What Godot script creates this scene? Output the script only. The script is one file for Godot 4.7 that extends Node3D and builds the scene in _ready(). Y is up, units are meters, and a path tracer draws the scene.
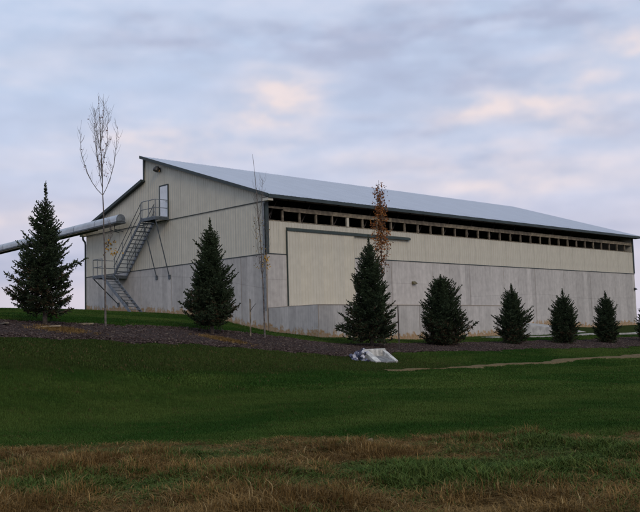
extends Node3D
# A storage barn on a rise at dusk, with young conifers in a mulch bed and a rough grass verge in front.

const EYE := 1.6
const YAW := 0.7583                      # the barn's long side against the picture's x axis
const CORNER := Vector3(-3.0225, 0.0, -50.63)
const LONG := 42.673
const WIDE := 20.47
const CONC := 4.728                      # heights over the eye level
const SILL := 6.6275
const TRIM := 7.745
const RIDGE_G := 12.49
const RIDGE_H := 12.32
const STEP_H := 10.77
const SLOPE := 0.326
const SLOPE_B := 0.315

const GROUND_POINTS := [
	Vector3(16.79, 0.37, -69.40),	Vector3(21.33, 0.14, -73.70),	Vector3(27.94, 0.22, -79.96),	Vector3(-0.17, -0.10, -47.55),	Vector3(2.65, -0.25, -50.22),	Vector3(5.75, -0.37, -53.16),
	Vector3(9.02, -0.35, -56.25),	Vector3(15.92, -0.34, -62.79),	Vector3(21.81, -0.35, -68.37),	Vector3(-10.64, 0.78, -31.71),	Vector3(-9.53, 0.71, -32.76),	Vector3(-7.41, 0.58, -34.77),
	Vector3(-4.47, 0.28, -37.55),	Vector3(-2.30, 0.06, -39.61),	Vector3(-0.11, -0.33, -41.68),	Vector3(3.91, -0.49, -45.49),	Vector3(8.74, -0.63, -50.06),	Vector3(14.65, -0.72, -55.66),
	Vector3(21.54, -0.74, -62.19),	Vector3(-9.06, 0.10, -27.00),	Vector3(-7.11, -0.02, -28.85),	Vector3(-5.47, -0.16, -30.40),	Vector3(-3.81, -0.32, -31.98),	Vector3(-1.97, -0.53, -33.72),
	Vector3(-0.11, -0.82, -35.48),	Vector3(3.31, -0.91, -38.72),	Vector3(7.42, -0.94, -42.62),	Vector3(12.44, -1.05, -47.37),	Vector3(18.74, -1.17, -53.34),	Vector3(-7.85, -0.68, -21.96),
	Vector3(-5.88, -0.81, -23.82),	Vector3(-3.55, -0.97, -26.03),	Vector3(-0.74, -1.15, -28.69),	Vector3(2.71, -1.35, -31.96),	Vector3(8.06, -1.39, -37.02),	Vector3(15.43, -1.47, -44.00),
	Vector3(-17.07, 2.29, -65.46),	Vector3(-14.38, 2.05, -62.62),	Vector3(-11.91, 1.85, -60.02),	Vector3(-8.96, 1.56, -56.90),	Vector3(-6.09, 1.11, -53.87),	Vector3(-4.14, 0.59, -51.81),
	Vector3(-21.46, 2.38, -60.00),	Vector3(-18.79, 2.27, -60.00),	Vector3(-16.78, 2.18, -60.00),	Vector3(-40.00, 1.90, -55.00),	Vector3(-45.00, 2.30, -70.00),	Vector3(-30.00, 2.20, -80.00),
	Vector3(-10.00, 1.50, -85.00),	Vector3(20.00, 0.50, -95.00),	Vector3(45.00, 0.20, -90.00),	Vector3(60.00, 0.00, -70.00),	Vector3(50.00, -0.60, -50.00),	Vector3(-55.00, 1.00, -40.00),
	Vector3(-40.00, 0.20, -30.00),	Vector3(-14.00, -1.60, -14.50),	Vector3(-5.00, -1.60, -14.50),	Vector3(5.00, -1.60, -14.50),	Vector3(14.00, -1.60, -14.50),	Vector3(-14.00, -1.60, -8.00),
	Vector3(-5.00, -1.60, -8.00),	Vector3(5.00, -1.60, -8.00),	Vector3(14.00, -1.60, -8.00),	Vector3(-14.00, -1.60, -3.00),	Vector3(-5.00, -1.60, -3.00),	Vector3(5.00, -1.60, -3.00),
	Vector3(14.00, -1.60, -3.00),	Vector3(-14.00, -1.60, 4.00),	Vector3(-5.00, -1.60, 4.00),	Vector3(5.00, -1.60, 4.00),	Vector3(14.00, -1.60, 4.00),	Vector3(-5.31, -1.37, -21.50),
	Vector3(-0.09, -1.51, -21.50),	Vector3(5.11, -1.65, -21.50),	Vector3(-30.00, -1.20, -15.00),	Vector3(30.00, -1.50, -20.00),	Vector3(30.00, -1.30, -35.00),]

class MB:
	var v := PackedVector3Array()
	var n := PackedVector3Array()
	var uv := PackedVector2Array()
	var c := PackedColorArray()
	var col := Color.WHITE
	var off := Vector3.ZERO
	func vert(p: Vector3, nn: Vector3, t := Vector2.ZERO) -> void:
		v.append(p - off); n.append(nn); uv.append(t); c.append(col)
	func tri(a: Vector3, b: Vector3, d: Vector3) -> void:      # counter-clockwise seen from outside
		var nn := (b - a).cross(d - a).normalized()
		vert(a, nn); vert(d, nn); vert(b, nn)
	func quad(a: Vector3, b: Vector3, d: Vector3, e: Vector3) -> void:
		var nn := (d - a).cross(e - b).normalized()
		vert(a, nn); vert(d, nn); vert(b, nn)
		vert(a, nn); vert(e, nn); vert(d, nn)
	func quad_uv(p: Array, t: Array) -> void:
		var nn: Vector3 = (p[2] - p[0]).cross(p[3] - p[1]).normalized()
		for i in [0, 2, 1, 0, 3, 2]:
			vert(p[i], nn, t[i])
	func hexa(p: Array) -> void:                               # p[0..3] bottom ring counter-clockwise from above, p[4..7] top ring
		quad(p[3], p[2], p[1], p[0]); quad(p[4], p[5], p[6], p[7])
		for i in 4:
			var j := (i + 1) % 4
			quad(p[i], p[j], p[j + 4], p[i + 4])
	func box(a: Vector3, b: Vector3) -> void:
		var lo := a.min(b); var hi := a.max(b)
		hexa([Vector3(lo.x, lo.y, hi.z), Vector3(hi.x, lo.y, hi.z), Vector3(hi.x, lo.y, lo.z), Vector3(lo.x, lo.y, lo.z),
			Vector3(lo.x, hi.y, hi.z), Vector3(hi.x, hi.y, hi.z), Vector3(hi.x, hi.y, lo.z), Vector3(lo.x, hi.y, lo.z)])
	func cbox(a: Vector3, b: Vector3, ch: float) -> void:      # a box with its top and upright edges chamfered
		var lo := a.min(b); var hi := a.max(b)
		var rings := []
		for r in [[lo.y, 0.0], [hi.y - ch, 0.0], [hi.y, ch]]:
			var e: float = r[1]; var ring := []
			for q in [[lo.x + e, hi.z - e, 1, 0], [hi.x - e, hi.z - e, 0, -1], [hi.x - e, lo.z + e, -1, 0], [lo.x + e, lo.z + e, 0, 1]]:
				var sx := 1.0 if q[0] < (lo.x + hi.x) / 2 else -1.0
				var sz := 1.0 if q[1] < (lo.z + hi.z) / 2 else -1.0
				if q[2] != 0:
					ring.append(Vector3(q[0], r[0], q[1] + sz * ch)); ring.append(Vector3(q[0] + sx * ch, r[0], q[1]))
				else:
					ring.append(Vector3(q[0] + sx * ch, r[0], q[1])); ring.append(Vector3(q[0], r[0], q[1] + sz * ch))
			rings.append(ring)
		for k in 2:
			for i in 8:
				var j := (i + 1) % 8
				quad(rings[k][i], rings[k][j], rings[k + 1][j], rings[k + 1][i])
		for i in range(1, 7):
			tri(rings[2][0], rings[2][i], rings[2][i + 1])
	func bar(a: Vector3, b: Vector3, w: float, t: float, up := Vector3.UP) -> void:
		var d := (b - a).normalized()
		var s := d.cross(up).normalized() * w / 2
		var u := s.cross(d).normalized() * t / 2
		hexa([a - s - u, a + s - u, b + s - u, b - s - u, a - s + u, a + s + u, b + s + u, b - s + u])
	func tube(pts: Array, rad: Array, sides := 6, caps := true) -> void:
		var rings := []
		var prev := Vector3.ZERO
		for i in pts.size():
			var d: Vector3 = (pts[mini(i + 1, pts.size() - 1)] - pts[maxi(i - 1, 0)]).normalized()
			var s := prev - d * prev.dot(d)
			if s.length() < 0.01:
				s = d.cross(Vector3.UP if absf(d.y) < 0.9 else Vector3.RIGHT)
			s = s.normalized(); prev = s
			var u := d.cross(s)
			var ring := []
			for k in sides:
				var a := TAU * k / sides
				ring.append(s * cos(a) + u * sin(a))
			rings.append(ring)
		for i in pts.size() - 1:
			for k in sides:
				var j := (k + 1) % sides
				var a: Vector3 = rings[i][k]; var b: Vector3 = rings[i][j]; var cc: Vector3 = rings[i + 1][j]; var d: Vector3 = rings[i + 1][k]
				var r0: float = rad[i]; var r1: float = rad[i + 1]
				vert(pts[i] + a * r0, a); vert(pts[i + 1] + cc * r1, cc); vert(pts[i] + b * r0, b)
				vert(pts[i] + a * r0, a); vert(pts[i + 1] + d * r1, d); vert(pts[i + 1] + cc * r1, cc)
		if caps:
			for e in [0, pts.size() - 1]:
				for k in range(1, sides - 1):
					tri(pts[e] + rings[e][0] * rad[e], pts[e] + rings[e][k] * rad[e], pts[e] + rings[e][k + 1] * rad[e])
	func mesh() -> ArrayMesh:
		var a := []
		a.resize(Mesh.ARRAY_MAX)
		a[Mesh.ARRAY_VERTEX] = v; a[Mesh.ARRAY_NORMAL] = n; a[Mesh.ARRAY_TEX_UV] = uv; a[Mesh.ARRAY_COLOR] = c
		var m := ArrayMesh.new()
		m.add_surface_from_arrays(Mesh.PRIMITIVE_TRIANGLES, a)
		return m


var M := {}
var taken := {}
var rbf := PackedFloat32Array()
var grid := PackedFloat32Array()
const GX0 := -64.0
const GZ0 := -124.0
const GS := 0.5
const GNX := 257
const GNZ := 269
var n_soft := FastNoiseLite.new()
var n_fine := FastNoiseLite.new()
var rng := RandomNumberGenerator.new()


# ---------------------------------------------------------------- helpers
func numbered(called: String) -> String:
	taken[called] = taken.get(called, -1) + 1
	return called if taken[called] == 0 else "%s_%03d" % [called, taken[called]]


func obj(called: String, shape, material: Material, parent: Node = self) -> MeshInstance3D:
	var o := MeshInstance3D.new()
	o.mesh = shape.mesh() if shape is MB else shape
	o.material_override = material
	o.name = numbered(called) if parent == self else called
	parent.add_child(o, true)
	return o


func tag(o: Node, label: String, category: String, group := "", kind := "") -> Node:
	if label: o.set_meta("label", label)
	if category: o.set_meta("category", category)
	if group: o.set_meta("group", group)
	if kind: o.set_meta("kind", kind)
	return o


func thing(called: String, label: String, category: String, at := Vector3.ZERO, turn := 0.0, group := "") -> Node3D:
	var o := Node3D.new()
	o.name = numbered(called)
	add_child(o)
	o.position = at; o.rotation.y = turn
	tag(o, label, category, group)
	return o


func at_barn(l: float, h: float, g: float) -> Vector3:          # barn coordinates to the world
	return CORNER + Vector3(0, EYE + h, 0) + Vector3(cos(YAW), 0, -sin(YAW)) * l + Vector3(-sin(YAW), 0, -cos(YAW)) * g


func barn_thing(called: String, label: String, category: String, l: float, h: float, g: float, group := "") -> Node3D:
	return thing(called, label, category, at_barn(l, h, g), YAW, group)


func lb(l: float, h: float, g: float) -> Vector3:               # barn coordinates in the barn's own axes
	return Vector3(l, h, -g)


func rough_at(x: float, z: float) -> float:
	return n_soft.get_noise_2d(x * 14.0, z * 14.0) * 0.05 + n_soft.get_noise_2d(x * 4.0 + 90.0, z * 4.0) * 0.06


func solve_ground() -> void:
	var n := GROUND_POINTS.size()
	var m := []
	for i in n + 1:
		var row := PackedFloat64Array()
		row.resize(n + 2)
		for j in n + 1:
			if i < n and j < n:
				var d := Vector2(GROUND_POINTS[i].x - GROUND_POINTS[j].x, GROUND_POINTS[i].z - GROUND_POINTS[j].z)
				row[j] = sqrt(d.length_squared() + 16.0)
			else:
				row[j] = 0.0 if i == j else 1.0
		row[n + 1] = GROUND_POINTS[i].y if i < n else 0.0
		m.append(row)
	for k in n + 1:
		var best := k
		for i in range(k + 1, n + 1):
			if absf(m[i][k]) > absf(m[best][k]): best = i
		var sw = m[k]; m[k] = m[best]; m[best] = sw
		for i in range(k + 1, n + 1):
			var f: float = m[i][k] / m[k][k]
			if f == 0.0: continue
			var ri: PackedFloat64Array = m[i]
			var rk: PackedFloat64Array = m[k]
			for j in range(k, n + 2):
				ri[j] -= f * rk[j]
			m[i] = ri
	rbf.resize(n + 1)
	for k in range(n, -1, -1):
		var s: float = m[k][n + 1]
		for j in range(k + 1, n + 1):
			s -= m[k][j] * rbf[j]
		rbf[k] = s / m[k][k]
	grid.resize(GNX * GNZ)
	var px := PackedFloat32Array(); var pz := PackedFloat32Array()
	for p in GROUND_POINTS:
		px.append(p.x); pz.append(p.z)
	for j in GNZ:
		for i in GNX:
			var x := GX0 + i * GS; var z := GZ0 + j * GS
			var h := rbf[n]
			for k in n:
				var dx := x - px[k]; var dz := z - pz[k]
				h += rbf[k] * sqrt(dx * dx + dz * dz + 16.0)
			grid[j * GNX + i] = h + EYE + rough_at(x, z)


func gh(x: float, z: float) -> float:
	var fx := clampf((x - GX0) / GS, 0.0, GNX - 1.001)
	var fz := clampf((z - GZ0) / GS, 0.0, GNZ - 1.001)
	var i := int(fx); var j := int(fz)
	fx -= i; fz -= j
	var a := grid[j * GNX + i]; var b := grid[j * GNX + i + 1]
	var c := grid[(j + 1) * GNX + i]; var d := grid[(j + 1) * GNX + i + 1]
	return lerpf(lerpf(a, b, fx), lerpf(c, d, fx), fz)


func barn_ground(l: float, g: float) -> float:                  # ground height over the eye at a place in barn coordinates
	var p := at_barn(l, 0, g)
	return gh(p.x, p.z) - EYE


func to_barn(x: float, z: float) -> Vector2:                    # (along the long wall, distance in front of it)
	var d := Vector3(x, 0, z) - CORNER
	return Vector2(d.x * cos(YAW) - d.z * sin(YAW), d.x * sin(YAW) + d.z * cos(YAW))


# ---------------------------------------------------------------- materials
func srgb(r: float, g: float, b: float) -> Color:
	return Color(r, g, b).linear_to_srgb()


func noise_tex(freq: float, lo: Color, hi: Color, octaves := 4, size := 512, seed_no := 1, mid := -1.0) -> NoiseTexture2D:
	var f := FastNoiseLite.new()
	f.noise_type = FastNoiseLite.TYPE_SIMPLEX_SMOOTH
	f.seed = seed_no; f.frequency = freq; f.fractal_octaves = octaves
	var t := NoiseTexture2D.new()
	t.width = size; t.height = size; t.seamless = true; t.noise = f
	var r := Gradient.new()
	r.set_color(0, lo); r.set_color(1, hi)
	if mid > 0.0:
		r.set_offset(0, 0.5 - mid); r.set_offset(1, 0.5 + mid)
	t.color_ramp = r
	return t


func mat(called: String, r: float, g: float, b: float, rough: float, metal := 0.0, vary := 0.12, scale := 0.5, seed_no := 1) -> StandardMaterial3D:
	var m := StandardMaterial3D.new()
	m.albedo_color = srgb(r, g, b)
	m.roughness = rough; m.metallic = metal
	if vary > 0.0:
		var lo := 1.0 - vary
		m.albedo_texture = noise_tex(0.012, Color(lo, lo, lo), Color.WHITE, 5, 256, seed_no, 0.3)
		m.uv1_triplanar = true
		m.uv1_scale = Vector3.ONE * scale
	M[called] = m
	return m


func vmat(called: String, rough: float, back := 0.0) -> StandardMaterial3D:
	var m := StandardMaterial3D.new()
	m.vertex_color_use_as_albedo = true
	m.roughness = rough
	m.cull_mode = BaseMaterial3D.CULL_DISABLED
	m.metallic_specular = 0.08
	if back > 0.0:
		m.backlight_enabled = true
		m.backlight = Color(back, back, back * 0.6)
	M[called] = m
	return m


func concrete_image() -> Image:                                  # 8.2 m along, 5 m up: form bands, streaks, pores and soil splashed on the foot
	var w := 1024; var h := 512
	var img := Image.create(w, h, true, Image.FORMAT_RGB8)
	var a := FastNoiseLite.new(); a.seed = 5; a.frequency = 0.02; a.fractal_octaves = 5
	var s := FastNoiseLite.new(); s.seed = 9; s.frequency = 0.05; s.fractal_octaves = 3
	var r := RandomNumberGenerator.new(); r.seed = 77
	var bands := PackedFloat32Array()
	for k in 14: bands.append(r.randf_range(-0.045, 0.045))
	for y in h:
		var up := 5.0 * (1.0 - (y + 0.5) / h)
		for x in w:
			var cx := sin(TAU * x / w) * w / TAU; var cz := cos(TAU * x / w) * w / TAU
			var pos := 8.2 * x / w
			var b := fmod(pos, 0.586) / 0.586
			var t := 0.86 + bands[int(pos / 0.586) % 14]
			t += a.get_noise_3d(cx, y, cz) * 0.07
			t += s.get_noise_3d(cx * 1.6, y * 0.06, cz * 1.6) * 0.06
			if b < 0.035: t -= 0.07
			if absf(up - 2.42) < 0.02: t -= 0.07
			var c := Color(t, t * 0.985, t * 0.985)
			var splash := 0.44 + s.get_noise_3d(cx * 0.35, 40.0, cz * 0.35) * 0.30 + a.get_noise_3d(cx * 1.1, y * 1.6 + 300.0, cz * 1.1) * 0.30
			if up < splash:
				var mottle := a.get_noise_3d(cx * 3.0, y * 3.0 + 700.0, cz * 3.0)
				c = c.lerp(Color(0.72, 0.54, 0.32), clampf(minf((splash - up) * 4.0, 0.62) + mottle * 0.5, 0.0, 0.85))
			img.set_pixel(x, y, c)
	img.generate_mipmaps()
	return img


func make_materials() -> void:
	mat("siding", 0.53, 0.50, 0.415, 0.6, 0.0, 0.04, 0.35, 3)
	mat("siding_b", 0.517, 0.487, 0.405, 0.6, 0.0, 0.04, 0.35, 4)
	mat("siding_door", 0.55, 0.515, 0.42, 0.6, 0.0, 0.04, 0.35, 5)
	mat("trim", 0.030, 0.046, 0.047, 0.6, 0.0, 0.15, 0.5, 6)
	mat("track", 0.030, 0.050, 0.045, 0.5, 0.0, 0.2, 0.5, 7)
	mat("roof", 0.49, 0.53, 0.60, 0.5, 0.1, 0.04, 0.12, 8)
	mat("roof_b", 0.48, 0.52, 0.59, 0.5, 0.1, 0.04, 0.12, 9)
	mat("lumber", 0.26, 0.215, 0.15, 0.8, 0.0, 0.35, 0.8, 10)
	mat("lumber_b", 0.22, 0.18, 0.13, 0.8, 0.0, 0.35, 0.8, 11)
	mat("lumber_dark", 0.06, 0.048, 0.04, 0.85, 0.0, 0.4, 0.8, 12)  # much darker brown than the other lumber
	mat("galvanised", 0.175, 0.205, 0.24, 0.5, 0.15, 0.25, 0.9, 13)
	mat("galvanised_dark", 0.085, 0.105, 0.125, 0.5, 0.1, 0.25, 0.9, 14)
	mat("cover", 0.46, 0.49, 0.53, 0.4, 0.3, 0.12, 0.4, 15)
	mat("white_door", 0.72, 0.74, 0.78, 0.45, 0.0, 0.06, 0.5, 16)
	mat("black_metal", 0.018, 0.017, 0.016, 0.5, 0.0, 0.2, 1.0, 17)
	mat("amber_lens", 0.30, 0.16, 0.05, 0.3, 0.0, 0.1, 1.0, 18)
	mat("old_lamp", 0.16, 0.13, 0.06, 0.6, 0.0, 0.3, 1.0, 19)
	mat("bark", 0.11, 0.085, 0.068, 0.9, 0.0, 0.45, 2.0, 20)
	mat("sapling_bark", 0.17, 0.145, 0.13, 0.85, 0.0, 0.35, 2.0, 21)
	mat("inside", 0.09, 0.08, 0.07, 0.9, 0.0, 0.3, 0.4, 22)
	mat("precast", 0.62, 0.61, 0.57, 0.8, 0.0, 0.25, 1.2, 23)
	mat("plank", 0.42, 0.34, 0.23, 0.8, 0.0, 0.35, 1.0, 24)
	mat("apron", 0.46, 0.45, 0.43, 0.85, 0.0, 0.2, 0.4, 25)
	mat("apron_dark", 0.24, 0.24, 0.235, 0.85, 0.0, 0.3, 1.2, 26)
	vmat("needles", 0.7)
	vmat("leaves", 0.6, 0.35)
	vmat("blades", 0.7, 0.25)
	vmat("stones", 0.8)
	vmat("chips", 0.9)
	var ct := ImageTexture.create_from_image(concrete_image())
	for k in 4:
		var m := StandardMaterial3D.new()
		var tone: float = [0.585, 0.56, 0.60, 0.57][k]
		m.albedo_color = srgb(tone, tone * 0.98, tone * 0.92)
		m.albedo_texture = ct
		m.roughness = 0.85
		M["concrete_%d" % k] = m
	var gm := vmat("ground", 0.95)
	gm.albedo_texture = noise_tex(0.02, Color(0.55, 0.55, 0.55), Color(1.0, 1.0, 1.0), 5, 1024, 32, 0.35)
	gm.uv1_triplanar = true; gm.uv1_world_triplanar = true
	gm.uv1_scale = Vector3.ONE * 0.22
	var mm := StandardMaterial3D.new()
	mm.albedo_texture = noise_tex(0.05, srgb(0.024, 0.018, 0.017), srgb(0.066, 0.051, 0.047), 5, 1024, 33, 0.35)
	mm.uv1_triplanar = true; mm.uv1_world_triplanar = true; mm.uv1_scale = Vector3.ONE * 0.3
	mm.roughness = 0.95
	mm.metallic_specular = 0.1
	M["mulch"] = mm
	var dm := StandardMaterial3D.new()
	dm.albedo_texture = noise_tex(0.03, srgb(0.075, 0.058, 0.030), srgb(0.19, 0.142, 0.078), 5, 1024, 34, 0.35)
	dm.uv1_triplanar = true; dm.uv1_world_triplanar = true; dm.uv1_scale = Vector3.ONE * 0.3
	dm.roughness = 0.95
	dm.metallic_specular = 0.1
	M["dirt"] = dm


# ---------------------------------------------------------------- sky
func make_sky() -> Image:
	var w := 2048; var h := 1024
	var data := PackedFloat32Array()
	data.resize(w * h * 3)
	var f := FastNoiseLite.new(); f.seed = 12; f.frequency = 1.0; f.fractal_octaves = 5; f.fractal_gain = 0.52
	var g := FastNoiseLite.new(); g.seed = 40; g.frequency = 1.0; g.fractal_octaves = 4
	var q := FastNoiseLite.new(); q.seed = 71; q.frequency = 1.0; q.fractal_octaves = 5; q.fractal_gain = 0.58
	# banks of cloud: bearing and height in degrees, half sizes, amount; warm ones catch the last light, cool ones are in the shade
	var warm := [[-1.2, 14.9, 3.0, 1.7, 1.25], [-9.0, 12.8, 5.5, 1.6, 0.7], [14.0, 13.4, 4.6, 1.6, 1.15], [20.0, 15.8, 2.6, 1.6, 0.9], [12.0, 9.0, 7.0, 1.2, 0.6], [-18.0, 8.0, 5.0, 1.0, 0.45], [-20.0, 3.2, 5.0, 1.2, 0.5], [3.0, 11.0, 5.0, 1.0, 0.4], [-62.0, 13.0, 8.0, 1.6, 0.8], [70.0, 11.0, 9.0, 1.5, 0.8], [130.0, 14.0, 8.0, 1.6, 0.8], [-135.0, 12.0, 9.0, 1.5, 0.8]]
	var cool := [[-1.0, 18.3, 9.0, 1.2, 0.75], [14.0, 18.8, 9.0, 2.0, 0.95], [-11.0, 19.3, 6.0, 0.8, 0.5], [9.0, 15.9, 7.0, 0.7, 0.5], [-17.0, 5.6, 6.0, 0.6, 0.9], [-9.0, 9.3, 5.0, 0.55, 0.7], [7.0, 12.9, 4.0, 0.8, 0.6], [20.0, 12.0, 5.0, 0.8, 0.5], [9.0, 10.2, 8.0, 0.55, 0.5], [-20.0, 1.5, 6.0, 0.6, 0.5], [-70.0, 8.0, 12.0, 1.2, 0.6], [80.0, 17.0, 14.0, 1.8, 0.6], [150.0, 8.0, 12.0, 1.2, 0.6], [-140.0, 18.0, 12.0, 1.8, 0.6]]
	var top := Color(0.42, 0.515, 0.66); var mid := Color(0.465, 0.548, 0.715); var low := Color(0.575, 0.535, 0.62)
	var wc := Color(0.745, 0.64, 0.635); var cc := Color(0.36, 0.40, 0.54)
	for y in h:
		var el := (0.5 - (y + 0.5) / h) * PI
		var base: Color
		var ed := rad_to_deg(maxf(el, 0.0))
		if ed < 16.0: base = low.lerp(mid, smoothstep(0.0, 16.0, ed))
		else: base = mid.lerp(top, smoothstep(16.0, 75.0, ed))
		var ce := cos(el); var se := sin(el)
		if el < 0.0:
			for x in w:
				var o := (y * w + x) * 3
				data[o] = low.r * 0.5; data[o + 1] = low.g * 0.5; data[o + 2] = low.b * 0.5
			continue
		for x in w:
			var az := wrapf((x + 0.5) / w * TAU, -PI, PI)
			var d := Vector3(sin(az) * ce, se, -cos(az) * ce)
			var k := 1.0 / (d.y + 0.16)
			var px := d.x * k; var pz := d.z * k
			var n1 := f.get_noise_3d(px * 0.9, pz * 1.5, 0.0)
			var n2 := g.get_noise_3d(px * 0.5 + 30.0, pz * 0.8, 7.0)
			var wx := rad_to_deg(az) + n2 * 4.0
			var wy := ed - rad_to_deg(az) * 0.05 + f.get_noise_3d(d.x / ce * 5.0 + 43.9, ed * 0.28 + 50.0, d.z / ce * 5.0) * 1.8
			var a_w := 0.0; var a_c := 0.0
			if ed < 26.0:
				for b in warm:
					var u: float = (wx - b[0]) / b[2]; var v: float = (wy - b[1]) / b[3]
					var e := u * u + v * v
					if e < 7.0: a_w += b[4] * exp(-e)
				for b in cool:
					var u: float = (wx - b[0]) / b[2]; var v: float = (wy - b[1]) / b[3]
					var e := u * u + v * v
					if e < 7.0: a_c += b[4] * exp(-e)
			var wisp := q.get_noise_3d(d.x / ce * 11.0 + 57.3, ed * 0.55 + 210.0, d.z / ce * 11.0)
			var streak := q.get_noise_3d(d.x / ce * 3.5 + 31.7, ed * 0.42 + d.x / ce * 0.9 + 90.0, d.z / ce * 3.5) * smoothstep(22.0, 9.0, ed)
			a_w = a_w * clampf(0.60 + 1.1 * wisp, 0.2, 1.0) + maxf(0.0, n1 + wisp * 0.5) * 0.30 + maxf(0.0, streak) * 0.45
			a_c = 0.8 * a_c * (0.95 + 1.6 * q.get_noise_3d(d.x / ce * 8.0 + 77.1, ed * 0.6 + 400.0, d.z / ce * 8.0)) + maxf(0.0, -n1 + n2 * 0.5 - 0.05) * 0.4 + maxf(0.0, -streak) * 0.5
			var c := base.lerp(cc, clampf(a_c, 0.0, 0.85)).lerp(wc, clampf(a_w, 0.0, 0.9))
			var s := 1.0 + wisp * 0.08
			var o := (y * w + x) * 3
			data[o] = c.r * s; data[o + 1] = c.g * s; data[o + 2] = c.b * s
	return Image.create_from_data(w, h, false, Image.FORMAT_RGBF, data.to_byte_array())


# ---------------------------------------------------------------- ground
func verge_edge(x: float) -> float:                              # z of the line where mown lawn meets rough grass
	return -14.0 - x * 0.01 + n_soft.get_noise_1d(x * 30.0) * 0.9 + n_soft.get_noise_1d(x * 120.0 + 50.0) * 0.5 + n_soft.get_noise_1d(x * 400.0 + 50.0) * 0.4


func make_ground() -> void:
	var xs := [-3000.0, -1200.0, -500.0, -220.0, -110.0]; var zs := [-3000.0, -1200.0, -500.0, -260.0, -170.0]
	for i in GNX: xs.append(GX0 + i * GS)
	for j in GNZ: zs.append(GZ0 + j * GS)
	xs += [110.0, 220.0, 500.0, 1200.0, 3000.0]; zs += [40.0, 120.0, 400.0, 1200.0]
	var nx := xs.size(); var nz := zs.size()
	var v := PackedVector3Array(); var n := PackedVector3Array(); var c := PackedColorArray(); var idx := PackedInt32Array()
	for j in nz:
		for i in nx:
			var x: float = xs[i]; var z: float = zs[j]
			v.append(Vector3(x, gh(x, z), z))
			n.append(Vector3(gh(x - 0.4, z) - gh(x + 0.4, z), 0.8, gh(x, z - 0.4) - gh(x, z + 0.4)).normalized())
			var k := n_soft.get_noise_2d(x * 3.0, z * 3.0)
			var grass := Color(0.032, 0.058, 0.013).lerp(Color(0.052, 0.070, 0.019), 0.5 + k)
			var verge := Color(0.070, 0.050, 0.027).lerp(Color(0.039, 0.048, 0.015), clampf(0.35 + k, 0.0, 1.0))
			var t := smoothstep(-0.35, 0.35, z - verge_edge(x))
			c.append(grass.lerp(verge, t))
	for j in nz - 1:
		for i in nx - 1:
			var a := j * nx + i
			idx.append_array([a, a + 1, a + nx, a + 1, a + nx + 1, a + nx])
	var arr := []
	arr.resize(Mesh.ARRAY_MAX)
	arr[Mesh.ARRAY_VERTEX] = v; arr[Mesh.ARRAY_NORMAL] = n; arr[Mesh.ARRAY_COLOR] = c; arr[Mesh.ARRAY_INDEX] = idx
	var m := ArrayMesh.new()
	m.add_surface_from_arrays(Mesh.PRIMITIVE_TRIANGLES, arr)
	tag(obj("ground", m, M.ground), "", "", "", "structure")


func strip(called: String, material: Material, l0: float, l1: float, near, far, lift: float) -> void:   # a sheet that follows the ground between two lines parallel to the barn
	var mb := MB.new()
	var nl := int((l1 - l0) / 0.4); var nd := 12
	var rows := []
	for i in nl + 1:
		var l := lerpf(l0, l1, float(i) / nl)
		var row := []
		for k in nd + 1:
			var t := float(k) / nd
			var p := at_barn(l, 0, -lerpf(near.call(l), far.call(l), t))
			var e := clampf(minf(t, 1.0 - t) * 5.0, 0.0, 1.0)
			row.append(Vector3(p.x, gh(p.x, p.z) - 0.03 + (0.03 + lift) * e + n_fine.get_noise_2d(p.x * 40.0, p.z * 40.0) * 0.02 * e, p.z))
		rows.append(row)
	for i in nl:
		for k in nd:
			mb.quad(rows[i][k], rows[i][k + 1], rows[i + 1][k + 1], rows[i + 1][k])
	tag(obj(called, mb, material), "", "", "", "structure")


func bed_near(l: float) -> float: return 12.9 + n_soft.get_noise_1d(l * 9.0) * 1.0 + n_soft.get_noise_1d(l * 60.0 + 9.0) * 0.6
func bed_far(l: float) -> float: return 8.3 + n_soft.get_noise_1d(l * 8.0 + 70.0) * 0.7 + n_soft.get_noise_1d(l * 55.0 + 9.0) * 0.5
func path_near(l: float) -> float: return 17.9 + n_soft.get_noise_1d(l * 14.0 + 20.0) * 0.8 + n_soft.get_noise_1d(l * 90.0 + 20.0) * 0.5 - smoothstep(-3.0, -9.0, l) * 0.3
func path_far(l: float) -> float: return 17.0 + n_soft.get_noise_1d(l * 17.0 + 120.0) * 0.6 + n_soft.get_noise_1d(l * 80.0 + 120.0) * 0.5 + smoothstep(-3.0, -9.0, l) * 0.3


func tuft(blades: int, height: float, spread: float, width: float, lean: float, seed_no: int) -> ArrayMesh:
	var r := RandomNumberGenerator.new(); r.seed = seed_no
	var mb := MB.new()
	for k in blades:
		var a := r.randf() * TAU
		var p := Vector3(cos(a), 0, sin(a)) * spread * sqrt(r.randf())
		var h := height * r.randf_range(0.45, 1.0)
		var b := r.randf() * TAU
		var out := Vector3(cos(b), 0, sin(b)) * h * lean * r.randf_range(0.2, 1.2)
		var s := Vector3(-sin(b + r.randf_range(-1, 1)), 0, cos(b)) * width * r.randf_range(0.6, 1.2) / 2
		var t := r.randf_range(0.7, 1.15)
		mb.col = Color(t, t, t)
		var m := p + out * 0.35 + Vector3.UP * h * 0.62
		var e := p + out + Vector3.UP * h * (1.0 - lean * 0.25)
		p.y -= 0.02
		mb.quad(p - s, p + s, m + s * 0.8, m - s * 0.8)
		mb.tri(m - s * 0.8, m + s * 0.8, e)
	return mb.mesh()


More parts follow.
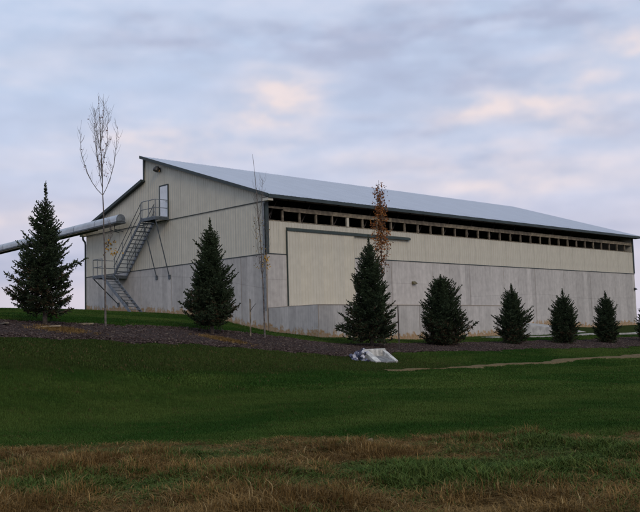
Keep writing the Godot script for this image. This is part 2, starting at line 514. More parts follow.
func scatter(called: String, label: String, category: String, shape: Mesh, material: Material, spots: Array) -> void:
	var mm := MultiMesh.new()
	mm.transform_format = MultiMesh.TRANSFORM_3D
	mm.use_colors = true
	mm.mesh = shape
	mm.instance_count = spots.size()
	for i in spots.size():
		mm.set_instance_transform(i, spots[i][0]); mm.set_instance_color(i, spots[i][1])
	var o := MultiMeshInstance3D.new()
	o.multimesh = mm; o.material_override = material; o.name = called
	add_child(o)
	tag(o, label, category, "", "stuff")


func turned(x: float, y: float, z: float, s: float, tall := 1.0) -> Transform3D:
	var b := Basis(Vector3.UP, rng.randf() * TAU).scaled(Vector3(s, s * tall, s))
	return Transform3D(b, Vector3(x, y, z))


func make_grass() -> void:
	rng.seed = 301
	var lawn := []; var far_lawn := []
	for k in 400000:
		var z := -12.5 - 52.0 * pow(rng.randf(), 1.25)
		var x := rng.randf_range(-1.0, 1.0) * (0.385 * -z + 3.5)
		if z > verge_edge(x): continue
		var b := to_barn(x, z)
		if b.y > bed_far(b.x) - 0.15 and b.y < bed_near(b.x) + 0.05: continue
		if b.x > 0.0 and b.y < 4.3 and b.x < 27.0 or b.x > -0.05 and b.y < 0.1: continue
		if b.x > -9.0 and b.y > path_far(b.x) and b.y < path_near(b.x) and rng.randf() < 0.95: continue
		var near := z > -24.0
		if not near and rng.randf() > clampf(1.15 + z * 0.012, 0.35, 1.0): continue
		var t := n_soft.get_noise_2d(b.x * 2.0, b.y * 16.0) * 0.9 + n_soft.get_noise_2d(x * 9.0 + 40.0, z * 9.0) * 0.9 + n_fine.get_noise_2d(x * 9.0, z * 14.0) * 0.5
		var c := Color(0.029, 0.073, 0.014).lerp(Color(0.077, 0.120, 0.028), clampf(0.45 + t, 0.0, 1.0))
		var bank := smoothstep(17.8, 17.0, b.y + n_soft.get_noise_1d(b.x * 12.0) * 0.8) * smoothstep(-2.0, -6.0, b.x) * smoothstep(12.0, 13.0, b.y)
		c = c.lerp(Color(0.047, 0.065, 0.019), bank * 0.75)
		if rng.randf() < 0.015 + bank * 0.03: c = Color(0.11, 0.085, 0.04)
		c = c * rng.randf_range(0.75, 1.2)
		var s := rng.randf_range(0.7, 1.25)
		(lawn if near else far_lawn).append([turned(x, gh(x, z), z, s), c])
		if lawn.size() + far_lawn.size() > 210000: break
	scatter("lawn_grass", "short dark green mown grass between rough verge and mulch bed", "grass", tuft(20, 0.075, 0.12, 0.007, 0.6, 3), M.blades, lawn)
	scatter("slope_grass", "short green grass on the bank around the barn", "grass", tuft(12, 0.085, 0.17, 0.014, 0.6, 4), M.blades, far_lawn)
	var dry := [[], [], []]; var green := [[], []]
	# green clumps among the dry stalks: x, z, radius
	var clumps := [[-1.9, -10.3, 1.0], [-0.7, -9.6, 0.8], [0.9, -9.9, 1.1], [1.7, -9.6, 0.8], [3.3, -9.7, 1.0], [4.0, -11.5, 0.9], [-4.3, -11.9, 0.55], [-3.2, -9.3, 0.6], [2.9, -12.9, 0.8], [0.2, -13.2, 0.5], [-3.0, -13.2, 0.5], [5.1, -12.0, 0.9], [-7.5, -10.0, 1.0], [7.5, -10.0, 1.0], [-2.6, -10.0, 0.8], [1.2, -10.9, 0.8], [2.4, -10.4, 0.9], [3.0, -8.7, 0.7], [-1.2, -6.5, 1.2], [2.0, -5.0, 1.2]]
	for k in 110000:
		var z := rng.randf_range(-15.4, -4.0)
		var x := rng.randf_range(-1.0, 1.0) * (-z * 0.43 + 3.0)
		var edge := verge_edge(x)
		if z < edge - 0.1: continue
		var gsum := -0.28 + n_soft.get_noise_2d(x * 22.0, z * 30.0) * 1.1 + n_fine.get_noise_2d(x * 22.0, z * 22.0) * 0.5
		for q in clumps:
			gsum += 0.75 * exp(-(pow(x - q[0], 2) + pow((z - q[1]) * 1.3, 2)) / (q[2] * q[2]))
		var y := gh(x, z)
		var short := lerpf(0.35, 1.0, smoothstep(0.0, 2.2, z - edge + n_soft.get_noise_1d(x * 60.0) * 1.5))
		var tall := 0.72 + n_soft.get_noise_2d(x * 40.0 + 200.0, z * 40.0) * 1.0 + n_fine.get_noise_2d(x * 30.0 + 60.0, z * 30.0) * 0.5 + smoothstep(-10.0, -8.0, z) * 0.15
		if gsum + rng.randf_range(-0.7, 0.7) > 0.13:
			var c := Color(0.043, 0.084, 0.019).lerp(Color(0.104, 0.131, 0.035), rng.randf()) * rng.randf_range(0.7, 1.15)
			green[rng.randi() % 2].append([turned(x, y, z, rng.randf_range(0.7, 1.2), clampf(tall, 0.5, 1.3) * short), c])
		else:
			var c := Color(0.150, 0.090, 0.033).lerp(Color(0.328, 0.205, 0.077), clampf(rng.randf() * 0.6 + n_fine.get_noise_2d(x * 16.0 + 500.0, z * 16.0) * 0.9 + 0.2, 0.0, 1.0)) * rng.randf_range(0.35, 1.0)
			if rng.randf() < 0.03: c = Color(0.338, 0.247, 0.117)
			dry[rng.randi() % 3].append([turned(x, y, z, rng.randf_range(0.7, 1.25), clampf(tall, 0.35, 1.5) * short), c])
	scatter("dry_grass", "upright brown dry grass of the rough verge in front", "grass", tuft(18, 0.22, 0.13, 0.006, 0.65, 11), M.blades, dry[0])
	scatter("matted_grass", "flattened tan dry grass matted over the verge", "grass", tuft(16, 0.17, 0.14, 0.008, 1.5, 12), M.blades, dry[1])
	scatter("bent_grass", "thin bent brown grass stalks in the verge", "grass", tuft(16, 0.24, 0.13, 0.006, 1.1, 13), M.blades, dry[2])
	scatter("verge_grass", "fresh green grass clumps among the dry verge grass", "grass", tuft(15, 0.20, 0.12, 0.010, 0.8, 14), M.blades, green[0])
	scatter("verge_weeds", "broad leafed green weeds in the rough verge", "weeds", tuft(14, 0.13, 0.14, 0.030, 1.1, 15), M.blades, green[1])
	# mulch: bark chips
	var chip := MB.new()
	chip.hexa([Vector3(-0.05, 0, 0.02), Vector3(0.04, 0, 0.025), Vector3(0.05, 0, -0.02), Vector3(-0.045, 0, -0.025), Vector3(-0.04, 0.025, 0.015), Vector3(0.035, 0.02, 0.02), Vector3(0.04, 0.028, -0.015), Vector3(-0.04, 0.02, -0.02)])
	var chips := []
	for k in 42000:
		var l := rng.randf_range(-28.0, 26.0)
		var d := lerpf(bed_far(l), bed_near(l), rng.randf())
		var p := at_barn(l, 0, -d)
		var t := rng.randf()
		var c := Color(0.033, 0.023, 0.021).lerp(Color(0.106, 0.081, 0.072), t * t)
		if rng.randf() < 0.03: c = Color(0.15, 0.12, 0.09)
		var b := Basis.from_euler(Vector3(rng.randf_range(-0.5, 0.5), rng.randf() * TAU, rng.randf_range(-0.5, 0.5))).scaled(Vector3.ONE * rng.randf_range(0.45, 1.15))
		chips.append([Transform3D(b, Vector3(p.x, gh(p.x, p.z) + 0.035, p.z)), c])
	scatter("bark_chips", "purplish brown bark chips covering the long planting bed", "mulch", chip.mesh(), M.chips, chips)


# ---------------------------------------------------------------- barn
func roof_h(g: float) -> float:
	return RIDGE_H - (RIDGE_G - g) * SLOPE if g <= RIDGE_G else STEP_H - (g - RIDGE_G) * SLOPE_B


func ribbed(mb: MB, s0: float, s1: float, bottom, top, place: Callable, ribs: int, depth := 0.024, flip := false) -> void:
	var pts := []
	var w := (s1 - s0) / ribs
	for k in ribs:
		var a := s0 + w * k
		pts.append_array([[a + 0.002, 0.0], [a + w * 0.5 - 0.030, 0.0], [a + w * 0.5 - 0.014, depth], [a + w * 0.5 + 0.014, depth], [a + w * 0.5 + 0.030, 0.0]])
	pts.append([s1 - 0.002, 0.0])
	for i in pts.size() - 1:
		var a = pts[i]; var b = pts[i + 1]
		var p := [place.call(a[0], bottom.call(a[0]), a[1]), place.call(b[0], bottom.call(b[0]), b[1]), place.call(b[0], top.call(b[0]), b[1]), place.call(a[0], top.call(a[0]), a[1])]
		if flip: mb.quad(p[1], p[0], p[3], p[2])
		else: mb.quad(p[0], p[1], p[2], p[3])


func concrete_panel(parent: Node, s0: float, s1: float, base: Callable, top: float, place: Callable, flip: bool, tone: int, foot := 0.0) -> void:
	var mb := MB.new()
	var cols := 4
	var t := 0.028
	for k in cols:
		var a := lerpf(s0 + 0.012, s1 - 0.012, float(k) / cols); var b := lerpf(s0 + 0.012, s1 - 0.012, float(k + 1) / cols)
		var ha: float = base.call(a); var hb: float = base.call(b)
		var p := [place.call(a, ha - 0.06, t), place.call(b, hb - 0.06, t), place.call(b, top, t), place.call(a, top, t)]
		var u := [Vector2(a / 8.2, 1.0 - foot / 5.0), Vector2(b / 8.2, 1.0 - foot / 5.0), Vector2(b / 8.2, 1.0 - (foot + top - hb) / 5.0), Vector2(a / 8.2, 1.0 - (foot + top - ha) / 5.0)]
		for q in u: q.y = clampf(q.y, 0.002, 0.998)
		for i in 4: u[i].y = clampf(u[i].y, 0.004, 0.996)
		if flip:
			mb.quad_uv([p[1], p[0], p[3], p[2]], [u[1], u[0], u[3], u[2]])
		else:
			mb.quad_uv(p, u)
	for e in [[s0 + 0.012, true], [s1 - 0.012, false]]:
		var s: float = e[0]; var h: float = base.call(s)
		mb.quad(place.call(s, h - 0.4, 0.0), place.call(s, h - 0.4, t), place.call(s, top, t), place.call(s, top, 0.0))
	obj("concrete_panel", mb, M["concrete_%d" % tone], parent)


func make_barn() -> void:
	var t := barn_thing("storage_barn", "long beige metal sided storage barn with concrete lower walls and pale roof", "barn", 0, 0, 0)
	var on_long := func(s: float, h: float, d: float) -> Vector3: return Vector3(s, h, d)
	var on_gable := func(s: float, h: float, d: float) -> Vector3: return Vector3(-d, h, -s)
	var mb: MB
	# concrete: thick cores, then the poured panels on their faces
	mb = MB.new(); mb.box(Vector3(0, -1.5, -0.3), Vector3(LONG, CONC, 0))
	var core := obj("concrete_wall", mb, M.concrete_1, t)
	var dock_base := func(s: float) -> float: return 1.62 if s < 17.0 else barn_ground(s, -0.2)
	var joints := [0.0, 2.25, 6.35, 10.45, 14.55, 18.65, 22.75, 26.85, 30.95, 35.05, 39.15, LONG]
	for k in joints.size() - 1:
		concrete_panel(core, joints[k], joints[k + 1], dock_base, CONC, on_long, false, [0, 2, 1, 2, 0, 3, 2, 0, 3, 1, 0][k], 0.75 if joints[k] < 16.0 else 0.0)
	mb = MB.new(); mb.box(Vector3(0, -1.5, -0.3), Vector3(0.3, CONC, -WIDE))
	core = obj("concrete_wall", mb, M.concrete_1, t)
	var gable_base := func(s: float) -> float: return barn_ground(-0.2, s)
	var gj := [0.0, 2.3, 5.9, 9.5, 13.1, 16.8, WIDE]
	for k in gj.size() - 1:
		concrete_panel(core, gj[k], gj[k + 1], gable_base, CONC, on_gable, true, [3, 1, 0, 2, 0, 3][k])
	mb = MB.new(); mb.box(Vector3(LONG - 0.3, -1.5, -0.3), Vector3(LONG, CONC, -WIDE))
	obj("concrete_wall", mb, M.concrete_0, t)
	mb = MB.new(); mb.box(Vector3(0.3, -1.5, -WIDE + 0.3), Vector3(LONG - 0.3, CONC, -WIDE))
	obj("concrete_wall", mb, M.concrete_0, t)
	# siding of the long wall
	mb = MB.new(); mb.box(Vector3(0.1, CONC + 0.002, -0.16), Vector3(LONG - 0.1, SILL, -0.02))
	var wall := obj("siding_wall", mb, M.inside, t)
	var np := 46
	var pw := LONG / np
	var lo := func(_s: float) -> float: return CONC + 0.03
	var hi := func(_s: float) -> float: return SILL
	var zero := MB.new()
	ribbed(zero, 0.0, pw, lo, hi, on_long, 4)
	var shared := zero.mesh()
	for k in np:
		var o := obj("siding_panel", shared, M.siding if (k * 7) % 5 > 1 else M.siding_b, wall)
		o.position = Vector3(pw * k, 0, 0.004 * (k % 2))
	mb = MB.new(); mb.box(Vector3(-0.03, CONC - 0.018, 0.03), Vector3(LONG + 0.03, CONC + 0.032, 0.055))
	obj("base_trim", mb, M.trim, t)
	# siding of the gable, below and above the dark belt
	mb = MB.new(); mb.box(Vector3(0.02, CONC + 0.002, -0.1), Vector3(0.16, TRIM, -WIDE + 0.1))
	for q in [[0.1, RIDGE_G], [RIDGE_G, WIDE - 0.1]]:
		var a: float = q[0]; var b: float = q[1]
		var ha := roof_h(a) - 0.2; var hb := (RIDGE_H if a < 1.0 else roof_h(b)) - 0.2
		if a > 1.0: ha = STEP_H - 0.2
		mb.hexa([lb(0.02, TRIM, a), lb(0.16, TRIM, a), lb(0.16, TRIM, b), lb(0.02, TRIM, b), lb(0.02, ha, a), lb(0.16, ha, a), lb(0.16, hb, b), lb(0.02, hb, b)])
	wall = obj("siding_wall", mb, M.inside, t)
	np = 22
	pw = WIDE / np
	var belt_lo := func(_s: float) -> float: return TRIM + 0.02
	var belt_hi := func(_s: float) -> float: return TRIM - 0.02
	var rake := func(s: float) -> float: return roof_h(s) - 0.12
	zero = MB.new()
	ribbed(zero, 0.0, pw, lo, belt_hi, on_gable, 4, 0.012, true)
	shared = zero.mesh()
	for k in np:
		var o := obj("siding_panel", shared, M.siding if (k * 3) % 4 else M.siding_b, wall)
		o.position = Vector3(-0.004 * (k % 2), 0, -pw * k)
	for k in np:
		mb = MB.new()
		var a := pw * k; var b := pw * (k + 1)
		if a < RIDGE_G and b > RIDGE_G:
			ribbed(mb, a, RIDGE_G, belt_lo, func(s: float) -> float: return roof_h(s) - 0.12, on_gable, 2, 0.012, true)
			ribbed(mb, RIDGE_G + 0.001, b, belt_lo, rake, on_gable, 2, 0.012, true)
		else:
			ribbed(mb, a, b, belt_lo, rake, on_gable, 4, 0.012, true)
		var o := obj("siding_panel", mb, M.siding if (k * 5) % 3 else M.siding_b, wall)
		o.position.x = -0.004 * (k % 2)
	for h in [CONC, TRIM]:
		mb = MB.new(); mb.box(Vector3(-0.03, h - 0.022, 0.03), Vector3(-0.055, h + 0.022, -WIDE - 0.03))
		obj("belt_trim" if h == TRIM else "base_trim", mb, M.trim, t)
	# corner posts, downspouts
	mb = MB.new(); mb.box(Vector3(-0.05, CONC + 0.05, 0.068), Vector3(0.16, 8.0, 0.03))
	obj("corner_trim", mb, M.trim, t)
	mb = MB.new(); mb.box(Vector3(-0.075, CONC + 0.05, 0.07), Vector3(-0.052, 7.95, -0.16))
	obj("corner_trim", mb, M.trim, t)
	mb = MB.new(); mb.box(Vector3(LONG - 0.14, CONC + 0.05, 0.066), Vector3(LONG + 0.05, 8.0, 0.0))
	obj("corner_trim", mb, M.trim, t)
	mb = MB.new(); mb.tube([Vector3(-0.14, 7.85, 0.3), Vector3(-0.14, 7.6, 0.02), Vector3(-0.13, 7.4, -0.05), Vector3(-0.13, 1.5, -0.05)], [0.055, 0.055, 0.055, 0.055], 8)
	obj("downspout", mb, M.galvanised, t)
	mb = MB.new()
	mb.tube([lb(0.0, 7.85, WIDE + 0.55), lb(0.0, 7.55, WIDE + 0.5), lb(-0.04, 7.3, WIDE + 0.12), lb(-0.05, 7.1, WIDE + 0.06), lb(-0.05, 2.0, WIDE + 0.06)], [0.07, 0.07, 0.07, 0.065, 0.065], 8)
	obj("downspout", mb, M.trim, t)
	# the open band under the eave
	var bays := 32
	var pitch := LONG / bays
	for k in bays + 1:
		var x := pitch * k
		mb = MB.new()
		var w := 0.19 if k == 5 else 0.10
		mb.box(Vector3(x - w / 2, SILL + 0.001, -0.16), Vector3(x + w / 2, 7.30, -0.04))
		obj("post", mb, [M.lumber, M.lumber_b, M.lumber_b][k % 3] if k != 5 else M.siding_door, t)
	mb = MB.new(); mb.box(Vector3(0.05, SILL + 0.001, -0.2), Vector3(LONG - 0.05, SILL + 0.05, 0.02))
	obj("sill_board", mb, M.lumber, t)
	for k in 8:
		mb = MB.new()
		var a := pitch * k * 4 if k else pitch
		mb.box(Vector3(a + 0.004, 7.25, -0.038), Vector3(pitch * (k + 1) * 4 - 0.004, 7.50, 0.0))
		obj("header_board", mb, M.lumber if k % 2 else M.lumber_b, t)
	mb = MB.new(); mb.box(Vector3(0.1, 7.36, -0.038), Vector3(pitch - 0.004, 7.48, 0.0))
	obj("header_board", mb, M.lumber_b, t)
	for k in bays + 1:                                               # rafters that carry the overhang
		mb = MB.new()
		var x := clampf(pitch * k + 0.1, 0.1, LONG - 0.1)
		mb.bar(lb(x, roof_h(-0.45) - 0.21, -0.45), lb(x, roof_h(5.0) - 0.21, 5.0), 0.045, 0.16)
		obj("rafter", mb, M.lumber_dark, t)
	for k in range(0, bays, 2):                                      # braces one can make out in the dark behind the openings
		mb = MB.new()
		mb.bar(Vector3(pitch * k + 0.1, SILL - 0.4, -0.45), Vector3(pitch * (k + 1) - 0.1, 7.9, -0.45), 0.09, 0.05)
		obj("brace", mb, M.lumber_dark, t)
	# floor, its colour made dark to deepen the shade in the openings
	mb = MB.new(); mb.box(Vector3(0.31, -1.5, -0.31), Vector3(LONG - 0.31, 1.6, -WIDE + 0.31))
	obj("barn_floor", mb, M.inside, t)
	mb = MB.new()
	mb.box(Vector3(LONG - 0.2, CONC, -0.05), Vector3(LONG - 0.02, SILL, -WIDE + 0.05))
	mb.hexa([lb(LONG - 0.2, SILL, 0.05), lb(LONG - 0.02, SILL, 0.05), lb(LONG - 0.02, SILL, RIDGE_G), lb(LONG - 0.2, SILL, RIDGE_G), lb(LONG - 0.2, roof_h(0.05) - 0.2, 0.05), lb(LONG - 0.02, roof_h(0.05) - 0.2, 0.05), lb(LONG - 0.02, RIDGE_H - 0.2, RIDGE_G), lb(LONG - 0.2, RIDGE_H - 0.2, RIDGE_G)])
	mb.hexa([lb(LONG - 0.2, SILL, RIDGE_G), lb(LONG - 0.02, SILL, RIDGE_G), lb(LONG - 0.02, SILL, WIDE - 0.05), lb(LONG - 0.2, SILL, WIDE - 0.05), lb(LONG - 0.2, STEP_H - 0.2, RIDGE_G), lb(LONG - 0.02, STEP_H - 0.2, RIDGE_G), lb(LONG - 0.02, roof_h(WIDE) - 0.2, WIDE - 0.05), lb(LONG - 0.2, roof_h(WIDE) - 0.2, WIDE - 0.05)])
	obj("far_gable_wall", mb, M.siding_b, t)
	mb = MB.new(); mb.box(Vector3(0.2, CONC, -WIDE + 0.02), Vector3(LONG - 0.2, roof_h(WIDE) - 0.15, -WIDE + 0.2))
	obj("rear_wall", mb, M.siding_b, t)
	mb = MB.new(); mb.box(Vector3(-0.05, STEP_H - 0.1, -RIDGE_G - 0.1), Vector3(LONG + 0.05, RIDGE_H - 0.16, -RIDGE_G))
	obj("step_wall", mb, M.siding_b, t)
	# roof: a deck with sheets on it
	var rl0 := -0.28; var rl1 := LONG + 0.55
	var slopes := [[-0.62, RIDGE_G + 0.22, SLOPE], [WIDE + 0.5, RIDGE_G + 0.0, -SLOPE_B]]
	for q in slopes:
		var ga: float = q[0]; var gb: float = q[1]
		var front: bool = q[2] > 0.0
		var ha: float = RIDGE_H - (RIDGE_G - ga) * SLOPE if front else roof_h(ga)
		var hb: float = RIDGE_H - (RIDGE_G - gb) * SLOPE if front else STEP_H
		mb = MB.new()
		var ring := []
		for y in [-0.13, -0.02]:
			for p in [[rl0, ga, ha], [rl1, ga, ha], [rl1, gb, hb], [rl0, gb, hb]]:
				ring.append(lb(p[0], p[2] + y, p[1]))
		mb.hexa(ring)
		var deck := obj("roof", mb, M.trim, t)
		var sheets := 47
		var sw := (rl1 - rl0) / sheets
		var nrm := Vector3(0, ga - gb, -(hb - ha)).normalized()
		if nrm.y < 0: nrm = -nrm
		mb = MB.new()
		ribbed(mb, 0.0, sw, func(_s: float) -> float: return 0.0, func(_s: float) -> float: return 1.0,
			func(s: float, k: float, d: float) -> Vector3: return lb(rl0 + s, lerpf(ha, hb, k) + d, lerpf(ga - (0.03 if front else -0.03), gb, k)), 3, 0.022, not front)
		shared = mb.mesh()
		for k in sheets:
			var o := obj("roof_panel", shared, M.roof if (k * 5) % 7 > 2 else M.roof_b, deck)
			o.position = Vector3(sw * k, 0.003 * (k % 2), 0)
		if front:
			mb = MB.new(); mb.box(lb(rl0 - 0.02, ha - 0.20, ga - 0.035), lb(rl1 + 0.02, ha - 0.012, ga - 0.003))
			obj("fascia", mb, M.trim, deck)
			mb = MB.new(); mb.box(lb(rl0, ha - 0.17, ga + 0.01), lb(rl1, ha - 0.135, 0.0))
			obj("soffit", mb, M.lumber_dark, deck)
		else:
			mb = MB.new(); mb.tube([lb(rl0, ha - 0.12, ga + 0.08), lb(rl1, ha - 0.12, ga + 0.08)], [0.085, 0.085], 8)
			obj("gutter", mb, M.trim, deck)
	# rake boards and the step
	for q in [[-0.62, RIDGE_G + 0.22], [RIDGE_G + 0.02, WIDE + 0.5]]:
		mb = MB.new()
		var a: float = q[0]; var b: float = q[1]
		var ha := RIDGE_H - (RIDGE_G - a) * SLOPE if a < 1.0 else STEP_H
		var hb := RIDGE_H - (RIDGE_G - b) * SLOPE if a < 1.0 else roof_h(b)
		mb.hexa([lb(rl0 - 0.04, ha - 0.17, a), lb(rl0 - 0.005, ha - 0.17, a), lb(rl0 - 0.005, hb - 0.17, b), lb(rl0 - 0.04, hb - 0.17, b), lb(rl0 - 0.04, ha + 0.03, a), lb(rl0 - 0.005, ha + 0.03, a), lb(rl0 - 0.005, hb + 0.03, b), lb(rl0 - 0.04, hb + 0.03, b)])
		obj("rake_trim", mb, M.trim, t)
	mb = MB.new(); mb.box(lb(-0.1, STEP_H - 0.1, RIDGE_G + 0.13), lb(-0.055, RIDGE_H + 0.02, RIDGE_G - 0.03))
	obj("corner_trim", mb, M.trim, t)
	mb = MB.new(); mb.box(lb(-0.27, 7.74, WIDE + 0.02), lb(0.1, 8.02, WIDE + 0.5))
	obj("eave_return", mb, M.siding_b, t)
	mb = MB.new(); mb.box(lb(-0.26, 7.70, -0.02), lb(0.1, 7.93, -0.56))
	obj("eave_return", mb, M.siding_b, t)
	# entrance door over the stairs
	mb = MB.new(); mb.box(lb(-0.055, 7.98, 10.65), lb(-0.035, 10.03, 9.77))
	var d := obj("door", mb, M.white_door, t)
	mb = MB.new()
	mb.box(lb(-0.075, 7.95, 10.73), lb(-0.03, 10.10, 10.655)); mb.box(lb(-0.075, 7.95, 9.765), lb(-0.03, 10.10, 9.69)); mb.box(lb(-0.078, 10.035, 10.72), lb(-0.03, 10.11, 9.70))
	obj("frame", mb, M.trim, d)
	mb = MB.new(); mb.tube([lb(-0.058, 8.95, 9.86), lb(-0.11, 8.95, 9.86), lb(-0.11, 8.95, 9.98)], [0.014, 0.014, 0.012], 6)
	obj("handle", mb, M.galvanised, d)
	# sliding door on its track
	mb = MB.new(); mb.box(Vector3(1.56, 1.78, 0.085), Vector3(6.95, 6.12, 0.12))
	d = obj("sliding_door", mb, M.siding_b, t)
	var dl := func(_s: float) -> float: return 1.80
	var dh := func(_s: float) -> float: return 6.11
	mb = MB.new(); ribbed(mb, 0.0, 0.898, dl, dh, on_long, 4, 0.022)
	shared = mb.mesh()
	for k in 6:
		var o := obj("siding_panel", shared, M.siding_door if k % 2 else M.siding, d)
		o.position = Vector3(1.562 + 0.898 * k, 0, 0.124 + 0.003 * (k % 2))
	mb = MB.new()
	mb.box(Vector3(1.50, 1.76, 0.07), Vector3(1.558, 6.13, 0.155)); mb.box(Vector3(6.952, 1.76, 0.07), Vector3(6.985, 6.13, 0.15)); mb.box(Vector3(1.50, 1.735, 0.07), Vector3(6.985, 1.777, 0.15))
	obj("frame", mb, M.siding_b, d)
	mb = MB.new(); mb.box(Vector3(1.465, 1.74, 0.03), Vector3(1.497, 6.13, 0.12))
	obj("door_jamb", mb, M.track, d)
	mb = MB.new()
	mb.hexa([Vector3(1.48, 6.11, 0.20), Vector3(12.25, 6.11, 0.20), Vector3(12.25, 6.11, 0.03), Vector3(1.48, 6.11, 0.03), Vector3(1.48, 6.24, 0.20), Vector3(12.25, 6.24, 0.20), Vector3(12.25, 6.32, 0.03), Vector3(1.48, 6.32, 0.03)])
	obj("track", mb, M.track, d)


func make_dock() -> void:                                           # loading ramp in front of the sliding door
	var t := barn_thing("loading_dock", "low concrete loading dock wall below the sliding door", "dock", 0, 0, 0)
	var top := 1.68
	var mb := MB.new(); mb.box(Vector3(0.02, -1.8, 0.04), Vector3(16.6, top - 0.03, 4.12))
	var core := obj("dock_body", mb, M.concrete_1, t)
	mb = MB.new(); mb.cbox(Vector3(-0.02, top - 0.028, 0.07), Vector3(16.65, top, 4.18), 0.012)
	obj("dock_slab", mb, M.concrete_2, t)
	var on_front := func(s: float, h: float, d: float) -> Vector3: return Vector3(s, h, 4.122 + d)
	var on_side := func(s: float, h: float, d: float) -> Vector3: return Vector3(0.018 - d, h, s)
	var base := func(s: float) -> float: return barn_ground(s, -4.3)
	var js := [0.0, 4.1, 8.2, 12.3, 16.6]
	for k in 4:
		concrete_panel(core, js[k], js[k + 1], base, top - 0.03, on_front, false, [2, 0, 3, 2][k])
	concrete_panel(core, 0.07, 4.15, func(s: float) -> float: return barn_ground(-0.2, -s), top - 0.03, on_side, false, 3)
	# the ramp falls away towards the far end
	mb = MB.new()
	var h0 := 0.62; var h1 := -0.30
	mb.hexa([Vector3(16.67, -1.8, 4.15), Vector3(27.5, -1.8, 4.15), Vector3(27.5, -1.8, 0.1), Vector3(16.67, -1.8, 0.1), Vector3(16.67, h0, 4.15), Vector3(27.5, h1, 4.15), Vector3(27.5, h1 + 0.75, 0.1), Vector3(16.67, h0 + 0.15, 0.1)])
	obj("ramp", mb, M.apron, t)
	mb = MB.new()
	var slab := []
	var i := 0
	while i < 30:                                                    # a narrow concrete walk along the foot of the wall
		var a := 13.0 + i * 1.0
		var s := MB.new()
		var ga := barn_ground(a, -5.6); var gb := barn_ground(a + 0.98, -5.6)
		s.hexa([Vector3(a, ga - 0.3, 5.9), Vector3(a + 0.98, gb - 0.3, 5.9), Vector3(a + 0.98, gb - 0.3, 5.0), Vector3(a, ga - 0.3, 5.0), Vector3(a, ga + 0.09, 5.9), Vector3(a + 0.98, gb + 0.09, 5.9), Vector3(a + 0.98, gb + 0.09, 5.0), Vector3(a, ga + 0.09, 5.0)])
		slab.append(s)
		i += 1
	var walk := barn_thing("concrete_walk", "narrow pale concrete walk in the grass before the barn", "walkway", 0, 0, 0)
	for s in slab: obj("slab", s, M.apron, walk)


func make_lamps() -> void:
	var t := barn_thing("wall_lamp", "round black wall lamp under the roof peak beside the white door", "lamp", -0.03, 11.17, 10.7)
	var mb := MB.new(); mb.tube([Vector3(0.02, 0, 0), Vector3(-0.05, 0, 0)], [0.13, 0.13], 16)
	obj("back_plate", mb, M.black_metal, t)
	mb = MB.new(); mb.tube([Vector3(-0.05, 0.02, 0), Vector3(-0.12, 0.06, 0), Vector3(-0.20, 0.05, 0), Vector3(-0.27, -0.02, 0), Vector3(-0.30, -0.10, 0)], [0.09, 0.16, 0.20, 0.21, 0.20], 16)
	obj("hood", mb, M.black_metal, t)
	mb = MB.new(); mb.tube([Vector3(-0.12, -0.04, 0.12), Vector3(-0.14, -0.16, 0.13)], [0.07, 0.05], 10)
	obj("lens", mb, M.amber_lens, t)
	for q in [[12.55, 3.31, "small weathered yellow wall lamp on the concrete beside the tallest conifer", "old_lamp", 0.34], [LONG - 0.16, 3.39, "small dark wall lamp at the far corner of the barn", "black_metal", 0.26]]:
		t = barn_thing("wall_lamp", q[2], "lamp", q[0], q[1], -0.03)
		var w: float = q[4] / 2
		mb = MB.new(); mb.box(Vector3(-w * 0.7, -0.09, -0.005), Vector3(w * 0.7, 0.09, 0.03))
		obj("back_plate", mb, M.black_metal, t)
		mb = MB.new()
		mb.hexa([Vector3(-w, -0.06, 0.22), Vector3(w, -0.06, 0.22), Vector3(w, -0.10, 0.03), Vector3(-w, -0.10, 0.03), Vector3(-w, 0.0, 0.20), Vector3(w, 0.0, 0.20), Vector3(w, 0.11, 0.03), Vector3(-w, 0.11, 0.03)])
		obj("housing", mb, M[q[3]], t)


